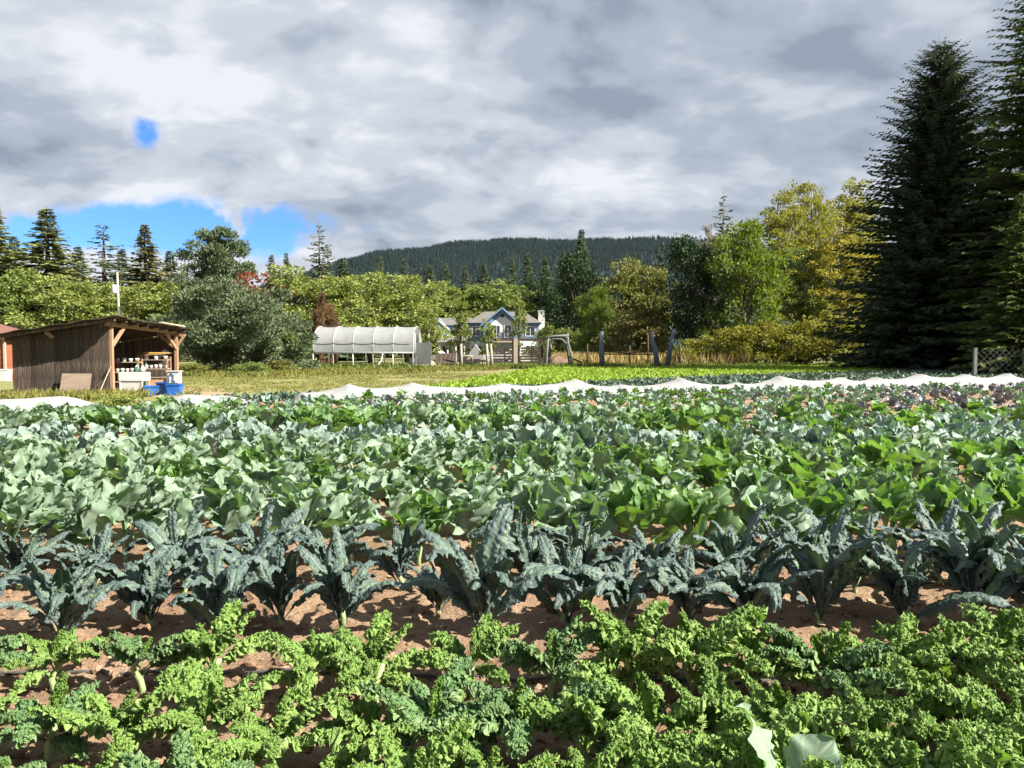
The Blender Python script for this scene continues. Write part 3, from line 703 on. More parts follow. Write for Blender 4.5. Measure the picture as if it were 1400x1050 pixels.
# left tree line, conifers
fir('tall green conifer cut off by the left edge', 0, -8, 270, 95, 105, L_cedar, name='cedar_tree')
fir('broad pointed yellowish-green conifer left of the utility pole', 1, 66, 282, 92, 125, L_cedar, name='cedar_tree')
fir('open ragged conifer just left of the utility pole top', 0, 143, 303, 100, 88, L_fir, thin=True)
fir('brownish pointed conifer right of the utility pole top', 2, 199, 305, 104, 92, L_cedarb, name='cedar_tree')
fir('dark conifer between the two pointed cedars at far left', 2, 22, 322, 118, 90, L_fir)
fir('dark conifer behind the broad yellowish cedar, right side', 0, 108, 335, 118, 80, L_fir)
fir('dark conifer filling the gap behind the utility pole', 1, 168, 338, 120, 80, L_fir)
fir('dark conifer left of the round-headed pine', 2, 234, 342, 118, 80, L_fir)
fir('small conifer tip right of the round-headed pine', 1, 372, 346, 125, 52, L_cedarb)
fir('second small conifer tip right of the round-headed pine', 0, 392, 344, 128, 46, L_fir)
fir('slim tall conifer standing above the tree line against blue sky', 1, 437, 303, 105, 62, L_fir, thin=True)
fir('shorter conifer touching the slim tall one on its right', 0, 449, 330, 107, 52, L_fir, thin=True)
fir('dark conifer at the left foot of the wooded hill', 2, 470, 352, 112, 62, L_fir)
for i, (px, ty, lab) in enumerate([(520, 348, 'first conifer tip seen against the hill from the left'), (553, 352, 'second conifer tip seen against the hill from the left'), (588, 362, 'third conifer against the hill, above the tunnel end'),
        (610, 358, 'fourth conifer against the hill, above the house wing'), (636, 362, 'fifth conifer against the hill, above the house roof'), (662, 360, 'conifer behind the house gable'), (700, 350, 'conifer behind the house chimney'),
        (722, 344, 'dark conifer left of the pointed tall one mid-picture'), (745, 350, 'dark conifer beside the pointed tall one, on its left'), (770, 342, 'dark conifer close behind the pointed tall one')]):
    fir(lab, i, px, ty, 150 + 4 * (i % 3), 44 + 6 * (i % 3), L_fir)
fir('pointed tall dark conifer at the middle of the tree line', 1, 795, 311, 120, 66, L_fir)
fir('small conifer tip right of the pointed tall one', 0, 868, 344, 150, 40, L_fir)
fir('small conifer tip left of the bright maple group', 2, 903, 346, 150, 46, L_fir)
fir('open conifer rising behind the bright green maple', 1, 988, 262, 98, 66, L_fir, thin=True)
fir('conifer tip among the yellow trees by the big spruce', 0, 1205, 300, 110, 70, L_fir)

# broadleaf trees
for i, (px, ty, d, wp, mt, lab) in enumerate([
        (-95, 376, 86, 125, L_alder2, 'leafy green tree behind the red barn, nearest to the left edge'),
        (-165, 370, 90, 130, L_alder, 'yellow-green tree beyond the left edge behind the red barn'),
        (-30, 372, 88, 120, L_alder2, 'leafy green tree cut off by the left edge'),
        (28, 366, 86, 110, L_alder2, 'leafy green tree above the red barn'),
        (84, 378, 82, 110, L_alder, 'yellow-green tree above the left half of the shed roof'),
        (136, 384, 84, 100, L_alder, 'yellow-green tree directly left of the utility pole'),
        (186, 388, 80, 105, L_alder, 'yellow-green tree directly right of the utility pole'),
        (236, 384, 82, 100, L_alder2, 'yellow-green tree left of the big pine'),
        (408, 366, 88, 110, L_alder, 'yellow-green tree behind the right flank of the big pine'),
        (458, 376, 86, 105, L_alder, 'yellow-green tree behind the left half of the plastic tunnel'),
        (506, 370, 92, 110, L_alder, 'yellow-green tree behind the middle of the plastic tunnel'),
        (556, 374, 94, 110, L_alder, 'yellow-green tree behind the right end of the plastic tunnel'),
        (604, 386, 120, 100, L_alder, 'yellow-green tree behind the left wing of the house'),
        (650, 388, 122, 95, L_alder2, 'yellow-green tree behind the house gable'),
        (694, 384, 124, 95, L_alder2, 'green tree behind the house roof ridge'),
        (738, 380, 128, 90, L_dark, 'dark tree behind the house chimney'),
        (852, 356, 104, 95, L_olive, 'tall olive-green tree right of the dark round one'),
        (890, 364, 104, 80, L_olive, 'olive-green tree left of the dark tree by the maple')]):
    alder(lab, i, px, ty, d, wp, mt)
tree('dark_round_tree', 'dark dense round tree right of the house', BR[0], 790, 352, 96, 90, L_dark, 12, 9, group='broadleaf trees in the tree line')
tree('maple_tree', 'small bright green maple before the dark round tree', BR[1], 812, 394, 88, 52, L_maple, 12, 9)
tree('rust_tree', 'low spreading rust-brown tree behind the grey fence posts', BR[1], 872, 424, 84, 105, L_rust, 12, 9)
tree('dark_tree', 'dark shaded tree left of the bright maple', BR[0], 943, 328, 82, 90, L_dark, 12, 9)
tree('maple_tree', 'large bright green maple left of the yellow trees', BR[1], 1018, 303, 80, 112, L_maple, 12, 9)
tree('bare_tree', 'leafless grey tree behind the bright maple', AIRY[0], 968, 306, 90, 40, L_grey, 19, 8.5)
for i, (px, ty, d, wp, mt, lab) in enumerate([
        (1062, 262, 90, 100, L_yel, 'airy yellow-green tree right of the bright maple'),
        (1108, 250, 92, 90, L_yel, 'tall airy yellow-green tree in the middle of the yellow group'),
        (1150, 296, 82, 105, L_gold, 'golden-leaved tree left of the big spruce'),
        (1160, 244, 95, 95, L_yel, 'tallest airy yellow-green tree touching the big spruce'),
        (1095, 340, 84, 90, L_alder2, 'lower green tree under the airy yellow trees')]):
    tree('airy_tree', lab, AIRY[i % 3], px, ty, d, wp, mt, 19, 8.5, group='yellow trees by the spruce')

# the big pine left of the tunnel
PINE = broad_tree(310, 7.2, 11.5, .0, 125, 46000, .27, lobes=17, mat=L_pine, bark=M_bark, shell=.85, clump_r=.076, leaf_w=.44, droop=.35, vis=.5)
PINE2 = broad_tree(311, 12, 8, .2, 130, 26000, .32, lobes=9, mat=L_pine, bark=M_bark, shell=.75, clump_r=.085, leaf_w=.44, droop=.35, vis=.6)
tree('pine_tree', 'broad bushy dark pine between the shed and the plastic tunnel', PINE, 316, 388, 52, 214, L_pine, 7.2, 11.5, rz=0)
tree('pine_tree', 'round-headed pine standing behind the bushy pine', PINE2, 296, 314, 72, 112, L_pine, 12, 8, rz=1)
tree('pine_tree', 'small bushy pine at the right foot of the bushy pine', PINE, 396, 430, 64, 64, L_pine, 7.2, 11.5, rz=2)
REDT = broad_tree(305, 6.4, 4.2, .62, 26, 1500, .22, lobes=4, mat=L_red, bark=M_bark, shell=.4, clump_r=.12)
tree('red_tree', 'red-leaved small tree showing behind the bushy pine', REDT, 345, 376, 58, 84, L_red, 6.4, 4.2)
tree('red_tree', 'red-brown sapling left of the plastic tunnel', BR[1], 437, 402, 68, 24, L_brown, 12, 9)
tree('brown_sapling', 'low brown sapling at the left corner of the tunnel roof', BR[0], 452, 418, 70, 30, L_brown, 12, 9)

# big spruces on the right
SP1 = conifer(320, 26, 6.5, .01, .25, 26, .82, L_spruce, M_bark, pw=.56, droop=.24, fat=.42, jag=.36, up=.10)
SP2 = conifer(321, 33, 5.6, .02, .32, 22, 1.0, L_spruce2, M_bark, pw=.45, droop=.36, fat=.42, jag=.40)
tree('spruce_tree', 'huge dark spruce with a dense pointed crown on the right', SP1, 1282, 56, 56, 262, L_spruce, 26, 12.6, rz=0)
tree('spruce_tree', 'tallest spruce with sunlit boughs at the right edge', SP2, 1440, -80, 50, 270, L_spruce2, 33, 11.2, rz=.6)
tree('young_fir', 'ragged sunlit young fir in front of the right-edge spruce', FIR[2], 1392, 262, 44, 150, L_spruce2, 20, 7.4)
tree('spruce_tree', 'slimmer spruce standing between the two huge ones', FIR[0], 1352, 150, 64, 130, L_spruce, 20, 7.4)

# shrubs
for i, (px, ty, d, wp, lab) in enumerate([(948, 462, 74, 70, 'low yellow-green shrub at the left end of the hedge'), (995, 452, 74, 80, 'yellow-green shrub second from the left in the hedge'), (1048, 441, 75, 95, 'rounded yellow-green shrub in the middle of the hedge'),
        (1102, 437, 75, 95, 'yellow-green shrub right of the hedge middle'), (1150, 436, 74, 90, 'tallest yellow-green shrub at the spruce end of the hedge')]):
    tree('hedge_shrub', lab, SHR[i % 3], px, ty, d, wp, L_hedge, 3.0, 4.2, cat='shrub', group='yellow-green hedge before the spruce')
tree('sapling', 'bright slender sapling poking out of the hedge top', YNG[0], 1131, 408, 76, 22, L_yel, 4.6, 1.5)
for i, (px, ty, d, wp, mt, lab) in enumerate([(1200, 468, 60, 90, L_dark, 'dark shaded bush at the left foot of the big spruce'), (1262, 474, 58, 90, L_dark, 'dark bush under the middle of the big spruce'), (1318, 478, 56, 70, L_dark, 'dark bush beside the wire fence post'),
        (1385, 462, 53, 60, L_maple, 'green bush at the right edge under the spruce boughs'), (770, 452, 92, 60, L_young, 'yellow-green bush behind the driftwood arch'), (745, 452, 90, 40, L_young, 'bush left of the driftwood arch by the chimney'),
        (800, 458, 88, 50, L_alder2, 'green bush right of the driftwood arch'), (265, 498, 47, 50, L_olive, 'straw-coloured bush at the left foot of the bushy pine'), (345, 496, 46, 60, L_alder2, 'low green bush at the foot of the bushy pine'),
        (380, 492, 50, 50, L_olive, 'low olive bush at the right foot of the bushy pine'), (30, 470, 42, 80, L_olive, 'olive bush between the red barn and the shed')]):
    tree('bush', lab, SHR[i % 3], px, ty, d, wp, mt, 3.0, 4.2, cat='shrub')
for i, (px, ty, d, wp, lab) in enumerate([(586, 430, 66, 30, 'narrow young tree at the right end of the plastic tunnel'), (630, 428, 67, 32, 'narrow young tree with pale trunk before the house wing'), (667, 436, 66, 26, 'narrow young tree with split pale trunk before the gable'), (710, 404, 67, 24, 'tallest narrow young tree before the house'), (748, 440, 68, 22, 'narrow young tree beside the chimney')]):
    tree('young_tree', lab, YNG[i % 2], px, ty, d, wp, L_young, 4.6, 1.5, group='young orchard trees before the house')
tree('weed_clump', 'bright green weedy clump between the two low covers', SHR[0], 168, 538, 17.0, 76, L_alder, 3.0, 4.2, cat='weeds')
tree('young_tree', 'small pale-stemmed sapling at the left front of the tunnel', YNG[1], 392, 455, 56, 40, L_alder2, 4.6, 1.5)

# ------------------------------------------------------------------ far crops, grasses
def in_poly(x, y, poly):
    r_ = np.zeros(len(x), bool); n = len(poly)
    for i in range(n):
        x1, y1 = poly[i]; x2, y2 = poly[(i + 1) % n]
        c = ((y1 > y) != (y2 > y)) & (x < (x2 - x1) * (y - y1) / (y2 - y1 + 1e-9) + x1); r_ ^= c
    return r_
def tufts(C, per, L, wd, spread, q, up=1.0):
    n = len(C); a = q.random((n, per)) * 6.283
    D = np.stack([np.cos(a) * spread, np.sin(a) * spread, up * np.ones_like(a) * q.uniform(.5, 1.2, a.shape)], -1)
    P = np.repeat(C[:, None], per, 1) + np.stack([np.cos(a), np.sin(a), 0 * a], -1) * .03
    Lf = L * q.uniform(.6, 1.3, n * per)
    return cards(P.reshape(-1, 3), D.reshape(-1, 3), Lf, Lf * wd, q)
q = np.random.default_rng(77)
LET = [(-3.9, 26.3), (3.2, 34), (12.3, 43), (31.5, 56), (44, 66), (42, 71), (2.4, 62)]
M_let = leafmat('lettuce_leaves', (.36, .50, .065), (.23, .39, .045), (.40, .58, .03), .38, .5, .25, island=True, nsc=.6)
M_lowf = leafmat('far_brassica_leaves', (.13, .20, .14), (.07, .12, .09), (.08, .16, .05), .2, .45, .4, island=True, nsc=.6)
rr = []
for j, c in enumerate(np.arange(-14, 60, .42)):            # rows run along the direction of the covers
    x = np.arange(-12, 50, .36) + q.random() * .3; y = 24 + .30 * x + c; rr.append(np.stack([x, y], -1))
rr = np.concatenate(rr) + q.normal(size=(sum(map(len, rr)), 2)) * .05
lt = rr[in_poly(rr[:, 0], rr[:, 1], LET)]
V_, F_ = tufts(np.concatenate([lt, np.full((len(lt), 1), -.02)], 1), 7, .34, .5, .75, q)
tag(ob('lettuce_bed', mk('lettuce_bed', V_, F_, M_let, smooth=False)), 'wide bed of bright lime-green leafy greens beyond the white cover', None, None, 'stuff')
LOWP = [(-10, 21.9), (26, 34.8), (46, 52), (47, 66), (31.7, 55.8), (12.5, 42.8), (3.4, 33.8), (-3.7, 26.1), (-9, 24)]
lt = rr[in_poly(rr[:, 0], rr[:, 1], LOWP)]; lt = lt[(lt[:, 1] > 25.0 + .36 * lt[:, 0])]; lt = lt[q.random(len(lt)) < .85]
V_, F_ = tufts(np.concatenate([lt, np.full((len(lt), 1), -.02)], 1), 9, .38, .5, 1.0, q)
tag(ob('brassica_bed', mk('brassica_bed', V_, F_, M_lowf, smooth=False)), 'low dark blue-green brassica bed just behind the white cover', None, None, 'stuff')
M_bedsoil = pm('bed_soil', (.20, .13, .075), (.14, .09, .05), 3, .95)
tag(ob('bed_soil', mk('bed_soil', [(x, y, .0) for x, y in [(-10, 22.4), (28, 35.2), (47, 53), (46, 68), (42, 72), (2.4, 63), (-4.4, 26.4)]], [tuple(range(7))], M_bedsoil)), 'dark soil under the far beds', None, None, 'structure')

def grass(name, label, polys, dens, L, wd, mat, seed, spread=.35):
    q = np.random.default_rng(seed); P = []
    for poly in polys:
        xs, ys_ = [a for a, b in poly], [b for a, b in poly]
        ar = (max(xs) - min(xs)) * (max(ys_) - min(ys_)); n = int(ar * dens)
        x = q.uniform(min(xs), max(xs), n); y = q.uniform(min(ys_), max(ys_), n)
        k = in_poly(x, y, poly) & (fbm(x * .35, y * .35, 3, seed) > .40); P.append(np.stack([x[k], y[k], np.full(k.sum(), -.03)], -1))
    P = np.concatenate(P)
    V_, F_ = tufts(P, 5, L, wd, spread, q)
    return tag(ob(name, mk(name, V_, F_, mat, smooth=False)), label, None, None, 'stuff')
M_straw = leafmat('straw_grass', (.50, .38, .17), (.34, .27, .11), (.45, .35, .14), .3, .8, .1, island=True, nsc=.3)
M_mixg = leafmat('mixed_grass', (.34, .31, .10), (.17, .20, .05), (.3, .3, .07), .3, .8, .1, island=True, nsc=.3)
M_greeng = leafmat('green_weeds', (.20, .26, .06), (.11, .16, .04), (.25, .32, .04), .3, .7, .2, island=True, nsc=.3)
grass('dry_grass', 'tall straw-coloured grass behind the driftwood posts', [[(4, 70), (22, 71), (26, 96), (3, 96)]], 5.0, 1.25, .09, M_straw, 1, .3)
grass('rough_grass', 'rough tan grass around the pine and tunnel', [[(-30, 44), (-14, 43), (-6, 50), (0, 61), (-4, 70), (-34, 66)]], 6.0, .42, .12, M_mixg, 2, .6)
grass('lawn_grass', 'short sparse lawn grass tufts before the tunnel', [[(-20, 34), (-8, 27), (-4.5, 28), (-1, 50), (-10, 56), (-26, 52)]], 14.0, .13, .2, M_mixg, 3, .9)
grass('weeds', 'rough grass and weeds along the shed wall and the left cover', [[(-21, 23.6), (-10.3, 23.9), (-10.4, 25.6), (-13.2, 26.5), (-19, 26.4), (-22, 26.4)]], 26.0, .34, .14, M_mixg, 4, .6)
grass('green_weeds', 'green weedy strip along the far edge of the bright bed', [[(-2.5, 62), (3, 63.5), (42, 72), (46, 69), (48, 64), (52, 66), (46, 76), (2, 68), (-8, 66)]], 7.0, .55, .2, M_greeng, 5, .6)
grass('green_verge', 'green weeds at the right end of the beds under the fence', [[(30, 45), (47, 50), (44, 62), (33, 57)]], 6.0, .45, .2, M_greeng, 6, .7)
grass('tunnel_beds', 'green plants growing under the open tunnel sides', [[(-19, 57), (-7, 57), (-5.5, 64.5), (-19, 65)]], 5.0, .6, .25, M_greeng, 7, .7)

# ------------------------------------------------------------------ shed
M_board = pm('weathered_board', (.32, .25, .205), (.07, .052, .042), 3.0, .9, .6, 30, stretch=(9, 9, .5), c3=(.17, .13, .105), vary=(.6, 1.25))
M_timber = pm('raw_timber', (.50, .31, .20), (.38, .22, .13), 5, .8, .2, 30, stretch=(6, 6, 1))
M_oldroof = pm('old_roof', (.12, .09, .07), (.06, .05, .042), 5, .9, .5, 15)
M_ply = pm('weathered_plywood', (.40, .31, .24), (.29, .22, .17), 2.5, .85, .15, 30, stretch=(1, 1, 3))
M_white = pm('white_plastic', (.80, .80, .78), (.70, .70, .68), 6, .5)
M_blue = pm('blue_plastic', (.02, .16, .58), (.015, .11, .44), 6, .4, spec=.5)
M_green = pm('green_paint', (.04, .28, .17), (.03, .2, .13), 8, .5)
M_cream = pm('cream_wood', (.62, .52, .42), (.5, .4, .3), 6, .8)
M_dark = pm('dark_metal', (.05, .05, .05), (.03, .03, .03), 8, .6)
M_yellow = pm('yellow_paint', (.6, .42, .08), (.5, .34, .06), 8, .6)
q = random.Random(3)
SX0, SX1, SY0, SY1 = -17.36, -13.98, 26.7, 32.0
shed = thing('tool_shed', 'weathered open-sided wooden shed with a sloping roof on the left', 'shed', ((SX0 + SX1) / 2, (SY0 + SY1) / 2, 0))
cx0, cy0 = (SX0 + SX1) / 2, (SY0 + SY1) / 2
def roof_z(x, y): return 2.12 + (x + 17.5) * .150 - (y - 26.2) * .045
x = SX0
while x < SX1 - .06:                                       # front wall boards, one by one
    wv = min(q.uniform(.13, .19), SX1 - x); top = roof_z(x, SY0) - .10; bot = q.uniform(-.02, .05)
    MB().b2(-wv / 2 + .004, wv / 2 - .004, -.012 + q.uniform(0, .012), .014, 0, top - bot).build('plank', M_board, shed, (x + wv / 2 - cx0, SY0 - cy0, bot), (0, q.uniform(-.004, .004), 0))
    x += wv
y = SY0 + .03
while y < SY1:                                             # far side boards (left wall) and back wall
    wv = q.uniform(.2, .28)
    MB().b2(-.012, .012, 0, wv - .006, 0, roof_z(SX0, y) - .1).build('plank', M_board, shed, (SX0 - cx0, y - cy0, 0)); y += wv
x = SX0 + .02
while x < SX1 - .1:
    wv = q.uniform(.2, .28)
    MB().b2(0, wv - .006, -.012, .012, 0, roof_z(x, SY1) - .12).build('plank', M_board, shed, (x - cx0, SY1 - cy0, 0)); x += wv
def spost(x, y, z1, s=.11): MB().b2(-s / 2, s / 2, -s / 2, s / 2, 0, z1).build('post', M_timber, shed, (x - cx0, y - cy0, 0), bevel=.006)
spost(SX1 + .03, SY0 + .08, 2.40); spost(SX1 + .03, SY1 - .06, 2.26, .13); spost(SX0 + .1, SY0 + .1, 1.95); spost(SX0 + .1, SY1 - .1, 1.7)
def sbar(name, a, b, wx, wy, mat=M_timber): MB().bar((a[0] - cx0, a[1] - cy0, a[2]), (b[0] - cx0, b[1] - cy0, b[2]), wx, wy).build(name, mat, shed)
sbar('beam', (SX1 + .03, SY0 - .25, 2.50), (SX1 + .03, SY1 + .35, 2.30), .09, .16)
sbar('brace', (SX1 + .035, SY0 + .12, 1.72), (SX1 + .035, SY0 + .98, 2.40), .07, .12)
sbar('brace', (SX1 + .035, SY1 - .1, 1.66), (SX1 + .035, SY1 - .95, 2.26), .07, .12)
sbar('brace', (SX1 - .02, SY1 - .06, 1.70), (SX1 - .62, SY1 - .06, 2.16), .07, .12)
sbar('brace', (SX1 + .05, SY1 - .06, 1.74), (SX1 + .40, SY1 - .06, 2.20), .06, .10)
sbar('rail', (SX1 - .75, SY1 - .05, 2.22), (SX1 + .42, SY1 - .05, 2.20), .07, .10)
sbar('rail', (SX1 - .35, SY0 + .03, 2.42), (SX1 + .16, SY0 + .03, 2.47), .06, .12)
for i in range(8):                                          # rafters
    yy = SY0 - .35 + i * .80
    sbar('rafter', (-17.9, yy, roof_z(-17.9, yy) - .07), (-13.58, yy, roof_z(-13.58, yy) - .07), .06, .10, M_oldroof if i else M_board)
for i in range(13):                                         # overlapping roof strips, ragged ends
    y0 = 26.05 + i * .485; a, b = -18.0 - q.random() * .12, -13.55 + q.random() * .14
    m = MB(); nn = 24
    for k in range(nn):
        x0, x1 = a + (b - a) * k / nn, a + (b - a) * (k + 1) / nn
        yb = y0 + .62; zl = .02 * math.sin(k * 1.1 + i); zr = .02 * math.sin((k + 1) * 1.1 + i)
        P = [(x0, y0, roof_z(x0, y0) + .02 + zl), (x1, y0, roof_z(x1, y0) + .02 + zr), (x1, yb, roof_z(x1, yb) + .045 + zr), (x0, yb, roof_z(x0, yb) + .045 + zl)]
        P += [(p[0], p[1], p[2] - .022) for p in P]
        m.add([(p[0] - cx0, p[1] - cy0, p[2]) for p in P], [(0, 1, 2, 3), (7, 6, 5, 4), (0, 4, 5, 1), (3, 2, 6, 7)] + ([(0, 3, 7, 4)] if k == 0 else []) + ([(1, 5, 6, 2)] if k == nn - 1 else []))
    m.build('roof_sheet', M_oldroof, shed)
sbar('roof_plank', (-13.38, 29.3, 2.64), (-13.38, 31.4, 2.545), .12, .05, M_cream)
sbar('gusset', (-16.02, SY0 - .28, 2.20), (-15.9, SY0 - .05, 2.02), .10, .10, M_timber)

o = MB().box((0, 0, .39), (1.02, .018, .80), (R(-16), 0, 0)).build('plywood_sheet', M_ply, None, (at(103, 540, 26.4).x, 26.42, .0))
tag(o, 'weathered plywood sheet leaning on the shed front', 'board')
m = MB(); m.bar((0, 0, 0), (.32, .30, 1.02), .05, .03)
tag(m.build('leaning_stick', M_cream, None, (at(134, 540, 26.35).x, 26.32, 0)), 'thin pale stick leaning on the shed wall beside the corner', 'stick')
m = MB(); m.bar((0, 0, 0), (.55, .26, .72), .07, .03)
tag(m.build('leaning_plank', M_board, None, (at(122, 540, 26.4).x - .05, 26.40, 0)), 'dark plank leaning between plywood and stick on the shed', 'plank')

# white wash sink by the shed corner
t = thing('wash_sink', 'white utility sink on legs at the shed corner', 'sink', (-13.35, 27.15, 0))
m = MB(); m.b2(-.42, .42, -.3, .3, .50, .53); m.b2(-.42, -.38, -.3, .3, .53, .80); m.b2(.38, .42, -.3, .3, .53, .80); m.b2(-.38, .38, -.3, -.26, .53, .80); m.b2(-.38, .38, .26, .3, .53, .80)
m.build('basin', M_white, t, bevel=.01)
MB().b2(-.36, .36, -.27, -.25, .06, .50).build('front_panel', M_white, t)
for sx in (-.37, .37):
    for sy in (-.25, .25): MB().b2(sx - .03, sx + .03, sy - .03 if sy > 0 else sy - .035, sy + .03, 0, .50).build('leg', M_cream if sx > 0 else M_white, t)
m = MB(); m.tube([(0, .27, .8), (0, .27, 1.0), (0, .18, 1.04), (0, .08, .98)], .018, 8); m.build('tap', M_white, t, smooth=True)
t = thing('jug', 'white plastic jug standing on the sink edge', 'jug', (-13.18, 27.4, .802))
m = MB(); m.lathe([(.0, 0), (.07, 0), (.075, .14), (.03, .2), (.03, .23), (0, .23)], n=12); m.build('jug_body', M_white, t, smooth=True)
m = MB(); m.tube([(.07, 0, .05), (.12, 0, .08), (.11, 0, .16), (.04, 0, .19)], .012, 6); m.build('handle', M_white, t, smooth=True)

# shelves with pots
def pot_mesh(r, h, mat):
    m = MB(); m.lathe([(0, 0), (r * .75, 0), (r, h), (r * .9, h), (r * .68, .02), (0, .02)], n=12); return mk('pot', m.V, m.F, mat)
POT = pot_mesh(.085, .15, M_white); POT2 = pot_mesh(.12, .22, M_white)
def shelf(x, y, zs, wdt, label):
    t = thing('shelf', label, 'shelf', (x, y, 0))
    for z in zs: MB().b2(-wdt / 2, wdt / 2, -.17, .17, z - .025, z).build('shelf_board', M_cream, t)
    for sx in (-1, 1):
        for sy in (-.15, .15): MB().b2(sx * wdt / 2 - .025, sx * wdt / 2 + .025, sy - .02, sy + .02, 0, max(zs) + .12).build('upright', M_timber, t)
    return t
shelf(-15.0, 30.0, (.35, .72, 1.12), .95, 'plant pot shelf at the left inside the shed')
shelf(-14.30, 30.9, (.50, .84, 1.20), 1.0, 'plant pot shelf at the right inside the shed')
k = 0
for (sx, sy, z, n_, nm) in ((-15.0, 30.0, .72, 5, 'middle board of the left shed shelf'), (-15.0, 30.0, 1.12, 4, 'top board of the left shed shelf'), (-14.3, 30.9, .84, 5, 'middle board of the right shed shelf'), (-14.3, 30.9, 1.20, 3, 'top board of the right shed shelf')):
    for i in range(n_):
        tag(ob('plant_pot', POT, None, (sx - .38 + .76 * i / max(n_ - 1, 1), sy - .03, z + .001), (0, 0, q.random()), q.uniform(.85, 1.1)), 'white plant pot, %s from the left on the %s' % (ORD[i], nm), 'pot', 'white pots on the shed shelves')
# loose planks lying across the right shelf
m = MB(); m.bar((0, 0, 0), (1.2, .35, .10), .14, .03); tag(m.build('loose_plank', M_timber, None, (-14.95, 30.65, 1.36)), 'reddish plank stored across the right shed shelf', 'plank')
m = MB(); m.bar((0, 0, 0), (.95, .2, .0), .07, .05); tag(m.build('level', M_yellow, None, (-14.75, 30.75, 1.47)), 'yellow timber lying on top of the right shed shelf', 'timber')
# green hand cart
t = thing('hand_cart', 'green upright hand cart standing in the shed opening', 'hand cart', (at(193, 540, 28.2).x, 28.2, 0))
for sx in (-.16, .16): m = MB(); m.tube([(sx, 0, .12), (sx, .05, 1.05), (sx * .8, .18, 1.12)], .02, 8); m.build('rail', M_green, t, smooth=True)
MB().b2(-.17, .17, -.012, .012, .15, .95).build('back_plate', M_green, t, rot=(R(-3), 0, 0))
MB().b2(-.22, .40, -.30, 0, .10, .13).build('toe_plate', M_green, t)
for sx in (-.24, .24):
    m = MB(); m.lathe([(.04, -.03), (.11, -.03), (.12, 0), (.11, .03), (.04, .03)], n=14); m.build('wheel', M_dark, t, (sx, .06, .12), (0, math.pi / 2, 0), smooth=True)
def tub(label, x, y, w_, d_, h_, mat, rz, rim=True, cat='tub', name='storage_tub'):
    t = thing(name, label, cat, (x, y, 0), rz)
    m = MB(); s = .88; V0 = []
    for z, k, ins in ((0, s, 0), (h_, 1, 0), (h_, 1, .03), (.03, s, .03)):
        for sx, sy in ((-1, -1), (1, -1), (1, 1), (-1, 1)): V0.append((sx * (w_ / 2 * k - ins), sy * (d_ / 2 * k - ins), z))
    Fq = [(3, 2, 1, 0), (12, 13, 14, 15)]
    for l in range(3):
        for k in range(4): k2 = (k + 1) % 4; Fq.append((l * 4 + k, l * 4 + k2, (l + 1) * 4 + k2, (l + 1) * 4 + k))
    m.add(V0, Fq); m.build('tub_body', mat, t, bevel=.008)
    m = MB()
    for sx in (-1, 1): m.b2(sx * w_ / 2 - .02, sx * w_ / 2 + .02, -d_ / 2 - .02, d_ / 2 + .02, h_ - .045, h_ + .006)
    for sy in (-1, 1): m.b2(-w_ / 2 + .02, w_ / 2 - .02, sy * d_ / 2 - .02, sy * d_ / 2 + .02, h_ - .045, h_ + .006)
    m.build('rim', mat, t)
    return t
tub('blue plastic storage tub turned slightly before the shed', at(211, 540, 27.0).x, 27.0, .62, .42, .33, M_blue, .5)
tub('small blue tub behind the blue storage tub', at(224, 540, 27.6).x, 27.7, .45, .36, .42, M_blue, -.2)
tub('blue tote box under the white jerrycan', at(238, 540, 26.9).x + .03, 26.9, .46, .40, .40, M_blue, .1)
t = thing('jerrycan', 'white container with a blue hose standing on the blue tote', 'container', (at(238, 540, 26.9).x + .03, 26.9, .41))
MB().b2(-.2, .2, -.15, .15, 0, .42).build('container_body', M_white, t, bevel=.03)
m = MB(); m.tube([(-.13, -.17, .06), (-.14, -.17, .26), (-.06, -.17, .36), (.05, -.17, .30), (.02, -.17, .14), (.09, -.17, .06)], .016, 6); m.build('blue_hose', M_blue, t, smooth=True)
MB().b2(-.24, .24, -.18, .18, .42, .45).build('lid', M_white, t, bevel=.008)
o = ob('bucket', POT2, None, (at(219, 540, 28.6).x, 28.9, .0), (0, 0, 0), 1.5); tag(o, 'large white bucket on the shed floor behind the tubs', 'bucket')
o = MB().b2(-.3, .3, -.2, .2, 0, .42).build('cardboard_box', M_timber, None, (at(206, 540, 29.6).x, 29.9, 0), (0, 0, .3)); tag(o, 'brown box on the shed floor behind the blue tubs', 'box')

# red barn at the left edge
M_red_b = pm('red_siding', (.38, .13, .07), (.30, .10, .055), 2, .8, .3, 12, stretch=(.4, .4, 8))
bx0 = at(6, 500, 40).x
t = thing('red_barn', 'red-sided barn corner cut off by the left edge', 'barn', (bx0 - 2.5, 42, 0))
for k in range(14): MB().b2(-2.5, 2.5, -2.0 - .012 * (k % 2) - .01, -1.98, k * .16, k * .16 + .152).build('siding_board', M_red_b, t)
MB().b2(-2.48, 2.48, -1.979, 2.0, 0, 2.24).build('wall', M_red_b, t)
m = MB(); m.add([(-2.9, -2.3, 3.6), (2.75, -2.3, 2.1), (2.75, 2.3, 2.1), (-2.9, 2.3, 3.6), (-2.9, -2.3, 3.7), (2.8, -2.3, 2.2), (2.8, 2.3, 2.2), (-2.9, 2.3, 3.7)], [(3, 2, 1, 0), (4, 5, 6, 7), (0, 1, 5, 4), (1, 2, 6, 5), (2, 3, 7, 6), (3, 0, 4, 7)]); m.build('roof', pm('red_roof', (.22, .10, .08), rough=.8), t)
